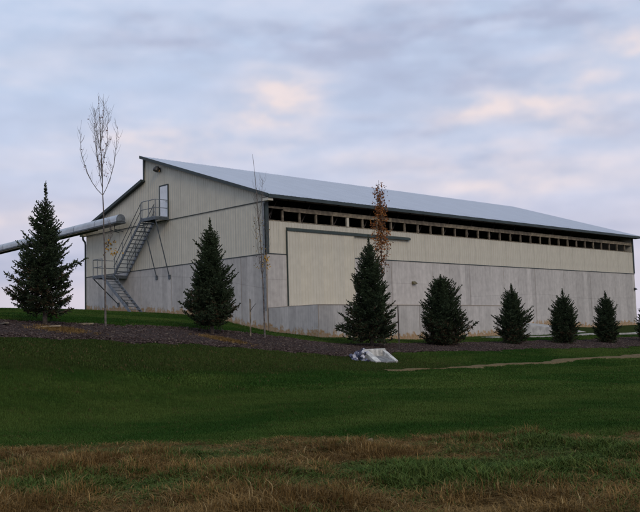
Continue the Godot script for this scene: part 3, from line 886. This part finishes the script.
func make_stairs() -> void:
	var o := Vector3(-1.0, 1.7, -13.0)
	var t := barn_thing("steel_staircase", "grey steel outside staircase with two flights climbing to the white door", "staircase", o.x, o.y, -o.z)
	var part := func(called: String, mb: MB, m: Material, parent: Node) -> Node:
		mb.off = Vector3.ZERO
		for i in mb.v.size(): mb.v[i] -= o
		return obj(called, mb, m, parent)
	var mb: MB
	var p := func(g: float, h: float, out: float) -> Vector3: return Vector3(-out - 0.06, h, -g)
	# platform at the door
	var fh := 7.93; var g0 := 9.62; var g1 := 11.25; var w := 1.05
	mb = MB.new()
	mb.box(p.call(g0, fh - 0.05, 0.02), p.call(g1, fh, w))
	var plat = part.call("platform", mb, M.galvanised, t)
	mb = MB.new()
	mb.box(p.call(g0, fh - 0.22, w - 0.05), p.call(g1, fh - 0.052, w)); mb.box(p.call(g0, fh - 0.22, 0.02), p.call(g0 + 0.05, fh - 0.052, w - 0.052)); mb.box(p.call(g1 - 0.05, fh - 0.22, 0.02), p.call(g1, fh - 0.052, w - 0.052))
	part.call("edge_beam", mb, M.galvanised_dark, plat)
	# landing
	var lh := 4.48; var a0 := 14.75; var a1 := 16.0; var lw := 1.95
	mb = MB.new(); mb.box(p.call(a0, lh - 0.05, 0.02), p.call(a1, lh, lw))
	var land = part.call("landing", mb, M.galvanised, t)
	mb = MB.new()
	mb.box(p.call(a0, lh - 0.22, lw - 0.05), p.call(a1, lh - 0.052, lw)); mb.box(p.call(a0, lh - 0.22, 0.02), p.call(a0 + 0.05, lh - 0.052, lw - 0.052)); mb.box(p.call(a1 - 0.05, lh - 0.22, 0.02), p.call(a1, lh - 0.052, lw - 0.052))
	part.call("edge_beam", mb, M.galvanised_dark, land)
	# flights: g and height at the top and the foot, the two sides, number of risers
	var foot := barn_ground(-1.5, 11.2)
	for q in [[g1, fh, a0, lh, 0.06, w, 14, false], [a0, lh, 11.15, foot, 1.12, lw, 12, true]]:
		var ga: float = q[0]; var ha: float = q[1]; var gb: float = q[2]; var hb: float = q[3]
		mb = MB.new()
		mb.off = Vector3.ZERO
		var fl := Node3D.new(); fl.name = "flight"; t.add_child(fl, true)
		for s in [q[4], q[5]]:
			mb = MB.new()
			var a: Vector3 = p.call(ga, ha, s); var b: Vector3 = p.call(gb, hb, s)
			mb.hexa([b + Vector3(-0.02, -0.16, 0), b + Vector3(0.02, -0.16, 0), a + Vector3(0.02, -0.20, 0), a + Vector3(-0.02, -0.20, 0), b + Vector3(-0.02, 0.10, 0), b + Vector3(0.02, 0.10, 0), a + Vector3(0.02, 0.06, 0), a + Vector3(-0.02, 0.06, 0)])
			part.call("stringer", mb, M.galvanised_dark if s == q[5] and not q[7] else M.galvanised, fl)
		var n: int = q[6]
		for k in range(1, n):
			var f := float(k) / n
			var g := lerpf(ga, gb, f); var h := lerpf(ha, hb, f)
			var dg := signf(gb - ga) * 0.13
			mb = MB.new(); mb.box(p.call(g - dg, h - 0.035, q[4] + 0.022), p.call(g + dg, h, q[5] - 0.022))
			part.call("tread", mb, M.galvanised, fl)
		# handrails
		for s in [q[4], q[5]]:
			if q[7] and s == q[4]: continue
			for up in [0.55, 1.05]:
				mb = MB.new()
				mb.tube([p.call(ga, ha + up, s), p.call(gb, hb + up, s)], [0.024, 0.024], 6)
				if not q[7]: part.call("handrail", mb, M.galvanised_dark, fl)
			for f in [0.03, 0.36, 0.68, 0.97]:
				if q[7]: continue
				mb = MB.new()
				var b: Vector3 = p.call(lerpf(ga, gb, f), lerpf(ha, hb, f), s)
				mb.tube([b, b + Vector3(0, 1.05, 0)], [0.022, 0.022], 6)
				part.call("baluster", mb, M.galvanised_dark, fl)
	# guard rails
	var rail := func(pts: Array, h: float, posts: Array) -> void:
		for up in [0.55, 1.08]:
			var mr := MB.new()
			var line := []; var rad := []
			for e in pts:
				line.append(p.call(e[0], h + up, e[1])); rad.append(0.026)
			mr.tube(line, rad, 6)
			part.call("guard_rail", mr, M.galvanised, t)
		for e in posts:
			var mr := MB.new()
			mr.tube([p.call(e[0], h, e[1]), p.call(e[0], h + 1.08, e[1])], [0.026, 0.026], 6)
			part.call("rail_post", mr, M.galvanised, t)
	rail.call([[g0 + 0.03, 0.05], [g0 + 0.03, w - 0.03], [g1 - 0.03, w - 0.03]], fh, [[g0 + 0.03, 0.08], [g0 + 0.03, w - 0.03], [(g0 + g1) / 2, w - 0.03], [g1 - 0.03, w - 0.03]])
	rail.call([[a1 - 0.03, 0.05], [a1 - 0.03, lw - 0.03], [a0 + 0.03, lw - 0.03]], lh, [[a1 - 0.03, 0.08], [a1 - 0.03, lw - 0.03], [(a0 + a1) / 2, lw - 0.03], [a0 + 0.03, lw - 0.03]])
	# knee braces back to the wall
	for q in [[g0 + 0.05, fh - 0.2, w - 0.04, 4.05], [g1 - 0.1, fh - 0.2, w - 0.04, 4.1], [a1 - 0.04, lh - 0.2, lw - 0.04, 2.55], [a0 + 0.1, lh - 0.2, lw - 0.04, 2.55]]:
		mb = MB.new()
		mb.tube([p.call(q[0], q[1], q[2]), p.call(q[0], q[3], 0.0)], [0.035, 0.035], 6)
		var br = part.call("knee_brace", mb, M.galvanised_dark, t)
		mb = MB.new(); mb.box(p.call(q[0] - 0.12, q[3] - 0.14, -0.022), p.call(q[0] + 0.12, q[3] + 0.12, 0.02))
		part.call("wall_plate", mb, M.galvanised_dark, br)


func make_conveyor() -> void:
	var o := Vector3(-0.8, 7.98, -14.3)
	var t := barn_thing("covered_conveyor", "long silvery covered conveyor reaching the barn from the left", "conveyor", o.x, o.y, -o.z)
	var g0 := 0.0; var g1 := 36.0
	var drop := -0.017
	var w := 0.33
	var n := 12
	var seg := (g1 - g0) / n
	for k in n:
		var mb := MB.new()
		var a := seg * k + 0.015; var b := seg * (k + 1) - 0.015
		var prof := [Vector2(-w, 0.12)]
		for i in 13:
			var an := PI - PI * i / 12.0
			prof.append(Vector2(cos(an) * w, 0.29 + sin(an) * w))
		prof.append(Vector2(w, 0.12))
		for i in prof.size() - 1:
			var q: Vector2 = prof[i]; var r: Vector2 = prof[i + 1]
			mb.quad(Vector3(q.x, q.y + a * drop, -a), Vector3(r.x, r.y + a * drop, -a), Vector3(r.x, r.y + b * drop, -b), Vector3(q.x, q.y + b * drop, -b))
		var sec := obj("cover_section", mb, M.cover, t)
		mb = MB.new()
		for i in range(0, prof.size() - 1):
			var q: Vector2 = prof[i] * 1.0; var r: Vector2 = prof[i + 1]
			var e := Vector2(0, 0.29)
			var q2 := e + (q - e) * 1.012; var r2 := e + (r - e) * 1.012
			mb.quad(Vector3(q2.x, q2.y + a * drop, -a + 0.03), Vector3(r2.x, r2.y + a * drop, -a + 0.03), Vector3(r2.x, r2.y + a * drop, -a - 0.03), Vector3(q2.x, q2.y + a * drop, -a - 0.03))
		obj("seam_band", mb, M.galvanised, sec)
	var m2 := MB.new()
	m2.bar(Vector3(0, 0.06, 0.0), Vector3(0, 0.06 + g1 * drop, -g1), 0.76, 0.10)
	obj("bed_frame", m2, M.galvanised_dark, t)
	for s in [-1, 1]:
		m2 = MB.new(); m2.bar(Vector3(s * 0.28, -0.06, -3.6), Vector3(s * 0.28, -0.06 + g1 * drop, -g1), 0.08, 0.12)
		obj("side_rail", m2, M.lumber, t)
	m2 = MB.new()
	var last := Vector3(-w, 0.12, 0.02)
	for i in 14:
		var an := PI - PI * i / 12.0
		var nx := Vector3(cos(an) * w, 0.29 + sin(an) * w, 0.02) if i < 13 else Vector3(w, 0.12, 0.02)
		m2.tri(Vector3(0, 0.2, 0.06), nx, last)
		last = nx
	m2.tri(Vector3(0, 0.2, 0.06), Vector3(-w, 0.12, 0.02), last)
	obj("end_cap", m2, M.galvanised, t)
	for z in [-1.0, -1.55]:
		m2 = MB.new(); m2.tube([Vector3(0.1, 0.02, z), Vector3(0.1, -0.30, z), Vector3(0.76, -0.42, z)], [0.035, 0.035, 0.035], 6)
		obj("wall_bracket", m2, M.galvanised_dark, t)
	for s in [-1, 1]:                                                # the trestle beyond the left of the view
		var gp := at_barn(-0.8 + s * 0.9, 0, 14.3 + 33.0)
		var gy := gh(gp.x, gp.z) - EYE - o.y - 0.1
		m2 = MB.new(); m2.tube([Vector3(s * 0.4, -0.35, -33.0), Vector3(s * 0.9, gy, -33.0)], [0.08, 0.08], 8)
		obj("trestle_leg", m2, M.galvanised_dark, t)


# ---------------------------------------------------------------- trees
func conifer(label: String, u: Dictionary) -> void:
	var x: float = u.x; var z: float = u.z; var hgt: float = u.h; var rad: float = u.r
	var r := RandomNumberGenerator.new(); r.seed = u.seed
	var y0 := gh(x, z)
	var t := thing("conifer", label, "conifer", Vector3(x, y0, z), 0.0, "young conifers in the mulch bed")
	var lean := Vector3(u.get("lean", 0.0), 0, r.randf_range(-0.02, 0.02))
	var tip: float = u.get("tip", 0.85)                            # how pointed the outline is
	var skirt: float = u.get("skirt", 0.07)
	var axis := func(k: float) -> Vector3: return Vector3(0, hgt * k, 0) + lean * hgt * k * k
	var mb := MB.new()
	var pts := []; var rr := []
	for k in 9:
		pts.append(axis.call(k / 8.0) - (Vector3(0, 0.15, 0) if k == 0 else Vector3.ZERO))
		rr.append(lerpf(0.014 * hgt + 0.02, 0.006, pow(k / 8.0, 0.8)))
	mb.tube(pts, rr, 8)
	obj("trunk", mb, M.bark, t)
	var leaf := MB.new(); var wood := MB.new()
	var base_col: Color = u.get("col", Color(0.050, 0.071, 0.041))
	var brown: float = u.get("brown", 0.12) + 0.12
	var count := int(hgt * u.get("dens", 62.0))
	var az := r.randf() * TAU
	var spire: float = u.get("spire", 0.12)                        # share of the height that is open leader
	var lob := PackedFloat32Array()
	for k in 24: lob.append(r.randf_range(0.62, 1.14))
	for i in count:
		var k := skirt + (0.97 - skirt) * pow(float(i) / count, 0.95)
		if k > 1.0 - spire and r.randf() < 0.68: continue
		az += 2.39996 + r.randf_range(-0.5, 0.5)
		var body := pow(clampf(1.0 - k / (1.0 - spire * 0.55), 0.0, 1.0), tip) + 0.05 * (1.0 - k)
		var under := clampf((k - skirt * 0.5) / u.get("belly", 0.12), 0.0, 1.0)
		var length: float = rad * body * lerpf(u.get("bottom", 0.72), 1.0, under) * r.randf_range(0.68, 1.03) * lob[(int(fposmod(az, TAU) / TAU * 8.0) + int(k * 6.0) * 8) % 24]
		if r.randf() < 0.07: length *= r.randf_range(1.1, 1.3)
		length = maxf(length, lerpf(0.09, 0.03, smoothstep(0.85, 0.97, k)))
		var rise := lerpf(u.get("droop", -0.02), 0.9, pow(k, 1.4)) + r.randf_range(-0.16, 0.16)
		var dir := Vector3(cos(az), 0, sin(az))
		var o: Vector3 = axis.call(k)
		var prev := o
		var steps := maxi(3, int(length / 0.06))
		var side := dir.cross(Vector3.UP)
		for s in range(1, steps + 1):
			var f := float(s) / steps
			var p := o + dir * length * f + Vector3.UP * length * (rise * f - 0.14 * sin(f * PI) + 0.10 * f * f)
			var along := (p - prev).normalized()
			var dead: float = brown * (1.0 - smoothstep(0.16, 0.40, k)) * (1.25 - f * 0.7)
			var tint := base_col * r.randf_range(0.6, 1.35)
			if r.randf() < dead: tint = Color(0.090, 0.069, 0.044) * r.randf_range(0.6, 1.2)
			leaf.col = tint
			if k > skirt + 0.05 or r.randf() < 0.6: needle(leaf, prev, p + along * 0.03, 0.022, r)
			var reach := clampf((1.12 - f) * length * 0.55, 0.10, 0.30) * r.randf_range(0.6, 1.2)
			if k > 1.0 - spire: reach *= 0.40
			if f > 0.10:
				for sd in [-1.0, 1.0]:
					if r.randf() < 0.08 + (0.4 if k < skirt + 0.05 else 0.0): continue
					var td: Vector3 = (along * r.randf_range(0.35, 1.0) + side * sd * r.randf_range(0.5, 1.0) + Vector3.UP * r.randf_range(-0.45, 0.6)).normalized()
					leaf.col = tint * r.randf_range(0.75, 1.25)
					var mid := p + td * reach * 0.55
					needle(leaf, p, mid, 0.024, r)
					for e in (4 if f > 0.7 else 3):
						var t3 := (td * 0.9 + along * r.randf_range(-0.4, 0.7) + side * r.randf_range(-0.8, 0.8) + Vector3.UP * r.randf_range(-0.55, 0.7)).normalized()
						needle(leaf, mid, mid + t3 * reach * r.randf_range(0.35, 0.7), 0.019, r)
			prev = p
		var e := o + dir * length + Vector3.UP * length * (rise + 0.10)
		var m := o + dir * length * 0.5 + Vector3.UP * length * (rise * 0.5 - 0.14 + 0.025)
		wood.tube([o, m, e], [0.006 + length * 0.012, 0.004 + length * 0.006, 0.003], 4, false)
	# the leader
	for k in 44:
		var f := 1.0 - spire * 0.8 + spire * 0.8 * k / 44.0
		var o: Vector3 = axis.call(f)
		var a := r.randf() * TAU
		leaf.col = base_col * r.randf_range(0.7, 1.3)
		needle(leaf, o, o + Vector3(cos(a), r.randf_range(0.5, 1.6), sin(a)) * (0.05 + 0.25 * (1.0 - f)), 0.016, r)
	obj("branches", wood, M.bark, t)
	obj("crown", leaf, M.needles, t)


func needle(mb: MB, a: Vector3, b: Vector3, w: float, r: RandomNumberGenerator) -> void:     # a twig end set with needles: two crossed blades
	var d := b - a
	var s := d.cross(Vector3(r.randf_range(-1, 1), r.randf_range(-1, 1), r.randf_range(-1, 1)))
	if s.length_squared() < 1e-8: s = Vector3.RIGHT
	s = s.normalized() * w
	var u := s.cross(d).normalized() * w
	var m := a + d * 0.4
	mb.quad(a, m + s, b, m - s)
	mb.quad(a, m + u, b, m - u)


func sapling(label: String, at: Vector2, hgt: float, limbs: Array, leaves: Array, seed_no: int, trunk_r: float, lean := Vector2.ZERO) -> void:
	# limbs: start height, bearing, length, how far out, how it sweeps up; leaves: low, high, number, colour, spread, size
	var r := RandomNumberGenerator.new(); r.seed = seed_no
	var t := thing("sapling", label, "young tree", Vector3(at.x, gh(at.x, at.y), at.y), 0.0, "slender deciduous saplings")
	var tp := []; var tr := []
	for k in 13:
		var f := k / 12.0
		tp.append(Vector3(lean.x * f * f + r.randf_range(-0.02, 0.02) * f, hgt * f - (0.15 if k == 0 else 0.0), lean.y * f * f + r.randf_range(-0.02, 0.02) * f))
		tr.append(lerpf(trunk_r, 0.007, pow(f, 0.7)))
	var mb := MB.new(); mb.tube(tp, tr, 7)
	obj("trunk", mb, M.sapling_bark, t)
	var tips := []
	for q in limbs:
		var f: float = q[0] / hgt
		var o := (tp[int(f * 12)] as Vector3).lerp(tp[mini(int(f * 12) + 1, 12)], f * 12 - int(f * 12))
		var b := MB.new()
		var dir := Vector3(cos(q[1]), 0, sin(q[1]))
		var line := []; var rad := []
		for k in 9:
			var s := k / 8.0
			line.append(o + dir * q[3] * (1.0 - pow(1.0 - s, 2.2)) + Vector3.UP * q[2] * pow(s, q[4]) + Vector3(r.randf_range(-1, 1), 0, r.randf_range(-1, 1)) * 0.03 * s)
			rad.append(lerpf(trunk_r * 0.32, 0.005, s))
		b.tube(line, rad, 5)
		var limb := obj("limb", b, M.sapling_bark, t)
		b = MB.new()
		for k in range(2, 9):
			for e in 4:
				var p: Vector3 = (line[k] as Vector3).lerp(line[k - 1], r.randf())
				var a := r.randf() * TAU
				var l := r.randf_range(0.15, 0.55)
				var end := p + Vector3(cos(a) * l * 0.5, l, sin(a) * l * 0.5)
				b.tube([p, (p + end) / 2 + Vector3(cos(a), 0, sin(a)) * 0.03, end], [0.005, 0.004, 0.0025], 4, false)
				tips.append(end); tips.append((p + end) / 2)
		obj("twigs", b, M.sapling_bark, limb)
	for k in range(4, 13):
		tips.append(tp[k])
	if leaves.is_empty(): return
	var lf := MB.new()
	for q in leaves:
		for k in q[2]:
			var p: Vector3
			if r.randf() < 0.6:
				p = tips[r.randi() % tips.size()]
				if p.y < q[0] or p.y > q[1]: p = Vector3.INF
			else:
				p = Vector3.INF
			if p == Vector3.INF:
				var f: float = r.randf_range(q[0], q[1]) / hgt
				p = (tp[int(f * 12)] as Vector3).lerp(tp[mini(int(f * 12) + 1, 12)], f * 12 - int(f * 12)) + Vector3(r.randfn() * q[4], 0, r.randfn() * q[4])
			p += Vector3(r.randfn(), r.randfn(), r.randfn()) * 0.05 + (q[6] if q.size() > 6 else Vector3.ZERO)
			var d: Vector3 = Vector3(r.randf_range(-1, 1), r.randf_range(-1.2, 0.2), r.randf_range(-1, 1)).normalized() * q[5] * r.randf_range(0.7, 1.2)
			var s: Vector3 = d.cross(Vector3(r.randf_range(-1, 1), r.randf_range(-1, 1), r.randf_range(-1, 1))).normalized() * q[5] * 0.36
			lf.col = (q[3] as Color) * r.randf_range(0.6, 1.3)
			lf.quad(p, p + d * 0.5 + s, p + d, p + d * 0.5 - s)
	obj("leaves", lf, M.leaves, t)


func make_trees() -> void:
	conifer("tall airy conifer in front of the conveyor, leftmost of the row", {"x": -9.66, "z": -31.4, "h": 5.05, "r": 1.80, "seed": 11, "tip": 0.86, "skirt": 0.09, "dens": 54.0, "lean": 0.01, "bottom": 0.5, "belly": 0.2, "brown": 0.3, "spire": 0.17, "droop": -0.08})
	conifer("dense cone shaped conifer in front of the barn's gable end", {"x": -4.42, "z": -36.2, "h": 4.72, "r": 1.82, "seed": 12, "tip": 0.80, "skirt": 0.09, "dens": 78.0, "bottom": 0.6, "belly": 0.2, "spire": 0.14})
	conifer("large broad conifer behind the white concrete drain end", {"x": 2.3, "z": -42.0, "h": 5.25, "r": 1.92, "seed": 13, "tip": 0.84, "skirt": 0.08, "dens": 72.0, "bottom": 0.7, "belly": 0.13})
	conifer("bushy conifer with browned lower right side, beside the yellow wall lamp", {"x": 6.06, "z": -45.4, "h": 3.6, "r": 1.72, "seed": 14, "tip": 0.6, "skirt": 0.06, "dens": 120.0, "bottom": 0.62, "belly": 0.28, "spire": 0.12, "brown": 0.4})
	conifer("rounded conifer with thin pointed leader, left of the ramp's sloping end", {"x": 10.43, "z": -49.2, "h": 3.35, "r": 1.30, "seed": 15, "tip": 0.62, "skirt": 0.05, "dens": 120.0, "bottom": 0.6, "belly": 0.3, "spire": 0.2, "brown": 0.3})
	conifer("ragged topped conifer to the right of the ramp's sloping end", {"x": 14.1, "z": -52.5, "h": 3.2, "r": 1.22, "seed": 16, "tip": 0.62, "skirt": 0.05, "dens": 120.0, "bottom": 0.62, "belly": 0.3, "spire": 0.2, "brown": 0.2})
	conifer("dark narrow conifer before the barn's far corner", {"x": 17.58, "z": -55.6, "h": 3.25, "r": 1.20, "seed": 17, "tip": 0.62, "skirt": 0.05, "dens": 120.0, "bottom": 0.62, "belly": 0.3, "spire": 0.2})
	conifer("conifer cut off by the right edge of the picture", {"x": 20.95, "z": -58.3, "h": 2.5, "r": 0.95, "seed": 18, "tip": 0.62, "skirt": 0.05, "dens": 120.0, "bottom": 0.62, "belly": 0.3, "spire": 0.2})
	# saplings
	var yellow := Color(0.36, 0.21, 0.045); var red := Color(0.16, 0.055, 0.045); var rust := Color(0.24, 0.095, 0.038)
	sapling("tall nearly bare sapling with upswept limbs beside the staircase", Vector2(-8.0, -33.3), 8.75, [[4.95, PI * 0.98, 2.5, 0.85, 1.15], [4.95, 0.1, 2.6, 0.58, 1.1], [5.6, 2.3, 2.4, 0.35, 1.0], [6.0, 5.4, 2.2, 0.30, 1.0], [6.6, 3.4, 1.7, 0.25, 1.0], [6.9, 0.8, 1.6, 0.22, 1.0], [5.2, 4.0, 2.6, 0.5, 1.1], [5.3, 1.5, 2.5, 0.45, 1.1], [2.9, 0.3, 0.9, 0.32, 1.1]],
		[[5.6, 8.6, 70, red, 0.12, 0.07], [2.75, 3.25, 46, yellow, 0.13, 0.11, Vector3(0.24, 0, 0)]], 21, 0.045, Vector2(-0.2, 0))
	sapling("thin sapling with few yellow leaves at the barn's near corner", Vector2(-2.42, -38.0), 7.9, [[2.6, PI, 2.4, 0.22, 1.0], [2.7, 0.2, 2.3, 0.28, 1.0], [4.4, 2.4, 2.0, 0.15, 1.0], [5.0, 5.8, 1.8, 0.2, 1.0]],
		[[2.6, 5.2, 70, Color(0.20, 0.14, 0.05), 0.14, 0.075], [2.95, 3.6, 34, yellow, 0.10, 0.10, Vector3(0.16, 0, 0)]], 22, 0.042, Vector2(-0.35, 0))
	sapling("slim columnar sapling with rusty orange leaves behind the broad conifer", Vector2(2.95, -43.0), 8.0, [[3.2, 0.3, 2.2, 0.32, 1.0], [3.4, 3.0, 2.4, 0.28, 1.0], [4.2, 1.2, 2.2, 0.22, 1.0], [4.9, 4.4, 2.0, 0.2, 1.0], [5.6, 0.9, 1.6, 0.15, 1.0], [6.0, 3.6, 1.4, 0.13, 1.0]],
		[[3.4, 7.9, 900, rust, 0.14, 0.11], [4.6, 6.8, 460, Color(0.30, 0.13, 0.04), 0.15, 0.105]], 23, 0.045, Vector2(0.0, 0))


func stake(label: String, x: float, z: float, h: float, m: Material, twig: bool) -> void:
	var t := thing("tree_stake", label, "stake", Vector3(x, gh(x, z), z))
	var mb := MB.new()
	mb.hexa([Vector3(-0.03, -0.2, 0.03), Vector3(0.03, -0.2, 0.03), Vector3(0.03, -0.2, -0.03), Vector3(-0.03, -0.2, -0.03), Vector3(-0.022, h, 0.022), Vector3(0.024, h - 0.03, 0.022), Vector3(0.024, h - 0.03, -0.022), Vector3(-0.022, h, -0.022)])
	obj("post", mb, m, t)
	if twig:
		mb = MB.new(); mb.tube([Vector3(0, h - 0.55, 0.03), Vector3(0.10, h - 0.38, 0.03), Vector3(0.26, h - 0.2, 0.05)], [0.012, 0.012, 0.008], 5)
		obj("tie_strap", mb, M.black_metal, t)


func make_small_things() -> void:
	stake("pale wooden tree stake right of the cone shaped conifer", -2.98, -37.6, 1.62, M.lumber, true)
	stake("dark thin stake standing beside the broad conifer", 3.45, -40.6, 2.05, M.lumber_dark, false)
	# drain end with rip-rap
	var c := Vector3(2.28, 0, -36.0)
	var y := gh(c.x, c.z) + 0.02
	var t := thing("drain_end", "white concrete drain end with two sloping wing walls set in the grass", "drain", Vector3(c.x, y, c.z), 0.62)
	var mb := MB.new(); mb.cbox(Vector3(-0.60, -0.4, -0.50), Vector3(0.56, 0.50, -0.30), 0.02)
	obj("headwall", mb, M.precast, t)
	for s in [-0.46, 0.46]:
		mb = MB.new()
		var w := 0.14 if s < 0 else 0.08
		mb.hexa([Vector3(s - w, -0.4, 0.46), Vector3(s + w, -0.4, 0.46), Vector3(s + w, -0.4, -0.298), Vector3(s - w, -0.4, -0.298), Vector3(s - w, 0.02, 0.46), Vector3(s + w, 0.02, 0.46), Vector3(s + w, 0.44, -0.298), Vector3(s - w, 0.44, -0.298)])
		obj("wing_wall", mb, M.precast, t)
	mb = MB.new(); mb.hexa([Vector3(-0.318, -0.4, 0.50), Vector3(0.378, -0.4, 0.50), Vector3(0.378, -0.4, -0.297), Vector3(-0.318, -0.4, -0.297), Vector3(-0.318, 0.0, 0.50), Vector3(0.378, 0.0, 0.50), Vector3(0.378, 0.22, -0.297), Vector3(-0.318, 0.22, -0.297)])
	obj("apron", mb, M.apron_dark, t)
	rng.seed = 55
	var tones := [Color(0.10, 0.11, 0.165), Color(0.50, 0.50, 0.55), Color(0.18, 0.19, 0.27), Color(0.050, 0.052, 0.075)]
	for k in 84:
		var p := Vector3(1.5 + rng.randf_range(-0.36, 0.30), 0, -36.0 + rng.randf_range(-0.35, 0.5))
		var s := rng.randf_range(0.05, 0.10)
		var st := MB.new()
		var tone := rng.randi() % 4
		st.col = tones[tone] * rng.randf_range(0.8, 1.2)
		var ring := []
		for e in 8:
			var q := Vector3(1 if e % 4 in [1, 2] else -1, 1 if e > 3 else -1, 1 if e % 4 < 2 else -1) * s
			ring.append(Vector3(q.x * rng.randf_range(0.45, 1.0), q.y * rng.randf_range(0.4, 0.9), q.z * rng.randf_range(0.45, 1.0)))
		st.hexa(ring)
		var o := obj("riprap_stone", st, M.stones)
		o.position = Vector3(p.x, gh(p.x, p.z) + s * 0.6 + 0.34 * maxf(0.0, 1.0 - absf(p.x - 1.62) * 1.8) * (k % 3) / 2.0, p.z)
		o.rotation = Vector3(rng.randf() * TAU, rng.randf() * TAU, rng.randf() * TAU)
		tag(o, ["dusky blue angular stone heaped beside the white drain end", "whitish angular stone heaped beside the white drain end", "blue grey angular stone heaped beside the white drain end", "nearly black angular stone heaped beside the white drain end"][tone], "stone", "rip-rap stones by the drain end")
	# planks and stones under the first conifer
	for q in [[-9.25, -30.2, 0.95, 0.12, "pale board lying at the foot of the leftmost conifer"], [-8.62, -33.0, 0.50, -0.1, "short pale board lying on the mulch between conifer and bare sapling"], [-10.6, -30.0, 0.6, -0.9, "weathered grey board at the left edge of the mulch bed"]]:
		mb = MB.new(); mb.cbox(Vector3(-q[2] / 2, 0, -0.07), Vector3(q[2] / 2, 0.045, 0.07), 0.006)
		var o := obj("board", mb, M.plank if q[0] > -10.0 else M.lumber_b)
		o.position = Vector3(q[0], gh(q[0], q[1]) + 0.06, q[1])
		o.rotation.y = q[3]; o.rotation.z = 0.04
		tag(o, q[4], "board", "boards left on the mulch")
	# straw thrown down under two conifers
	var straw := []
	for k in 700:
		var w: bool = k % 2 == 0
		var p := Vector2(-8.75, -30.1) if w else Vector2(-3.75, -34.6)
		var x := p.x + rng.randfn() * 0.42; var z := p.y + rng.randfn() * 0.30
		straw.append([turned(x, gh(x, z) + 0.06, z, rng.randf_range(0.8, 1.4), 0.7), Color(0.26, 0.165, 0.065) * rng.randf_range(0.6, 1.2)])
	scatter("straw", "yellowish straw strewn on the bed under two conifers", "straw", tuft(8, 0.12, 0.1, 0.010, 1.6, 41), M.blades, straw)
	# a pale stone in the verge and fallen leaves on the lawn
	mb = MB.new()
	mb.hexa([Vector3(-0.09, -0.02, 0.05), Vector3(0.10, -0.02, 0.06), Vector3(0.08, -0.02, -0.06), Vector3(-0.10, -0.02, -0.05), Vector3(-0.06, 0.07, 0.03), Vector3(0.06, 0.09, 0.03), Vector3(0.05, 0.08, -0.04), Vector3(-0.07, 0.06, -0.03)])
	mb.off = Vector3.ZERO
	for i in mb.v.size(): mb.v[i] *= 0.42
	var sx := 0.66; var sz := -13.3
	var o := obj("field_stone", mb, M.plank)
	o.position = Vector3(sx, gh(sx, sz) + 0.06, sz); o.rotation.y = 0.4
	tag(o, "small pale stone lying where lawn meets the dry verge", "stone")


func _ready() -> void:
	var cam := Camera3D.new()
	cam.name = "camera"
	cam.fov = 31.812
	cam.position = Vector3(0, EYE, 0)
	cam.rotation = Vector3(0.0887, 0, -0.0276)
	cam.near = 0.1; cam.far = 6000.0
	add_child(cam)
	cam.current = true
	var env := Environment.new()
	env.background_mode = Environment.BG_SKY
	var sky := Sky.new()
	var sm := PanoramaSkyMaterial.new()
	sm.panorama = ImageTexture.create_from_image(make_sky())
	sky.sky_material = sm
	env.sky = sky
	env.tonemap_mode = Environment.TONE_MAPPER_LINEAR
	env.tonemap_exposure = 1.17
	env.sdfgi_enabled = true; env.ssao_enabled = true; env.ssil_enabled = true
	var we := WorldEnvironment.new()
	we.name = "world_environment"; we.environment = env
	add_child(we)
	var sun := DirectionalLight3D.new()
	sun.name = "sun"
	sun.light_energy = 0.28
	sun.light_color = Color(1.0, 0.92, 0.82)
	sun.light_angular_distance = 20.0
	sun.shadow_enabled = true
	sun.look_at_from_position(Vector3(3.5, 5, 8), Vector3.ZERO)
	add_child(sun)

	n_soft.seed = 4; n_soft.frequency = 0.01; n_soft.fractal_octaves = 3
	n_fine.seed = 8; n_fine.frequency = 0.05; n_fine.fractal_octaves = 3
	make_materials()
	solve_ground()
	make_ground()
	strip("mulch_bed", M.mulch, -30.0, 28.0, bed_near, bed_far, 0.05)
	strip("dirt_path", M.dirt, -9.2, 30.0, path_near, path_far, 0.075)
	make_barn()
	make_dock()
	make_stairs()
	make_conveyor()
	make_lamps()
	make_trees()
	make_small_things()
	make_grass()
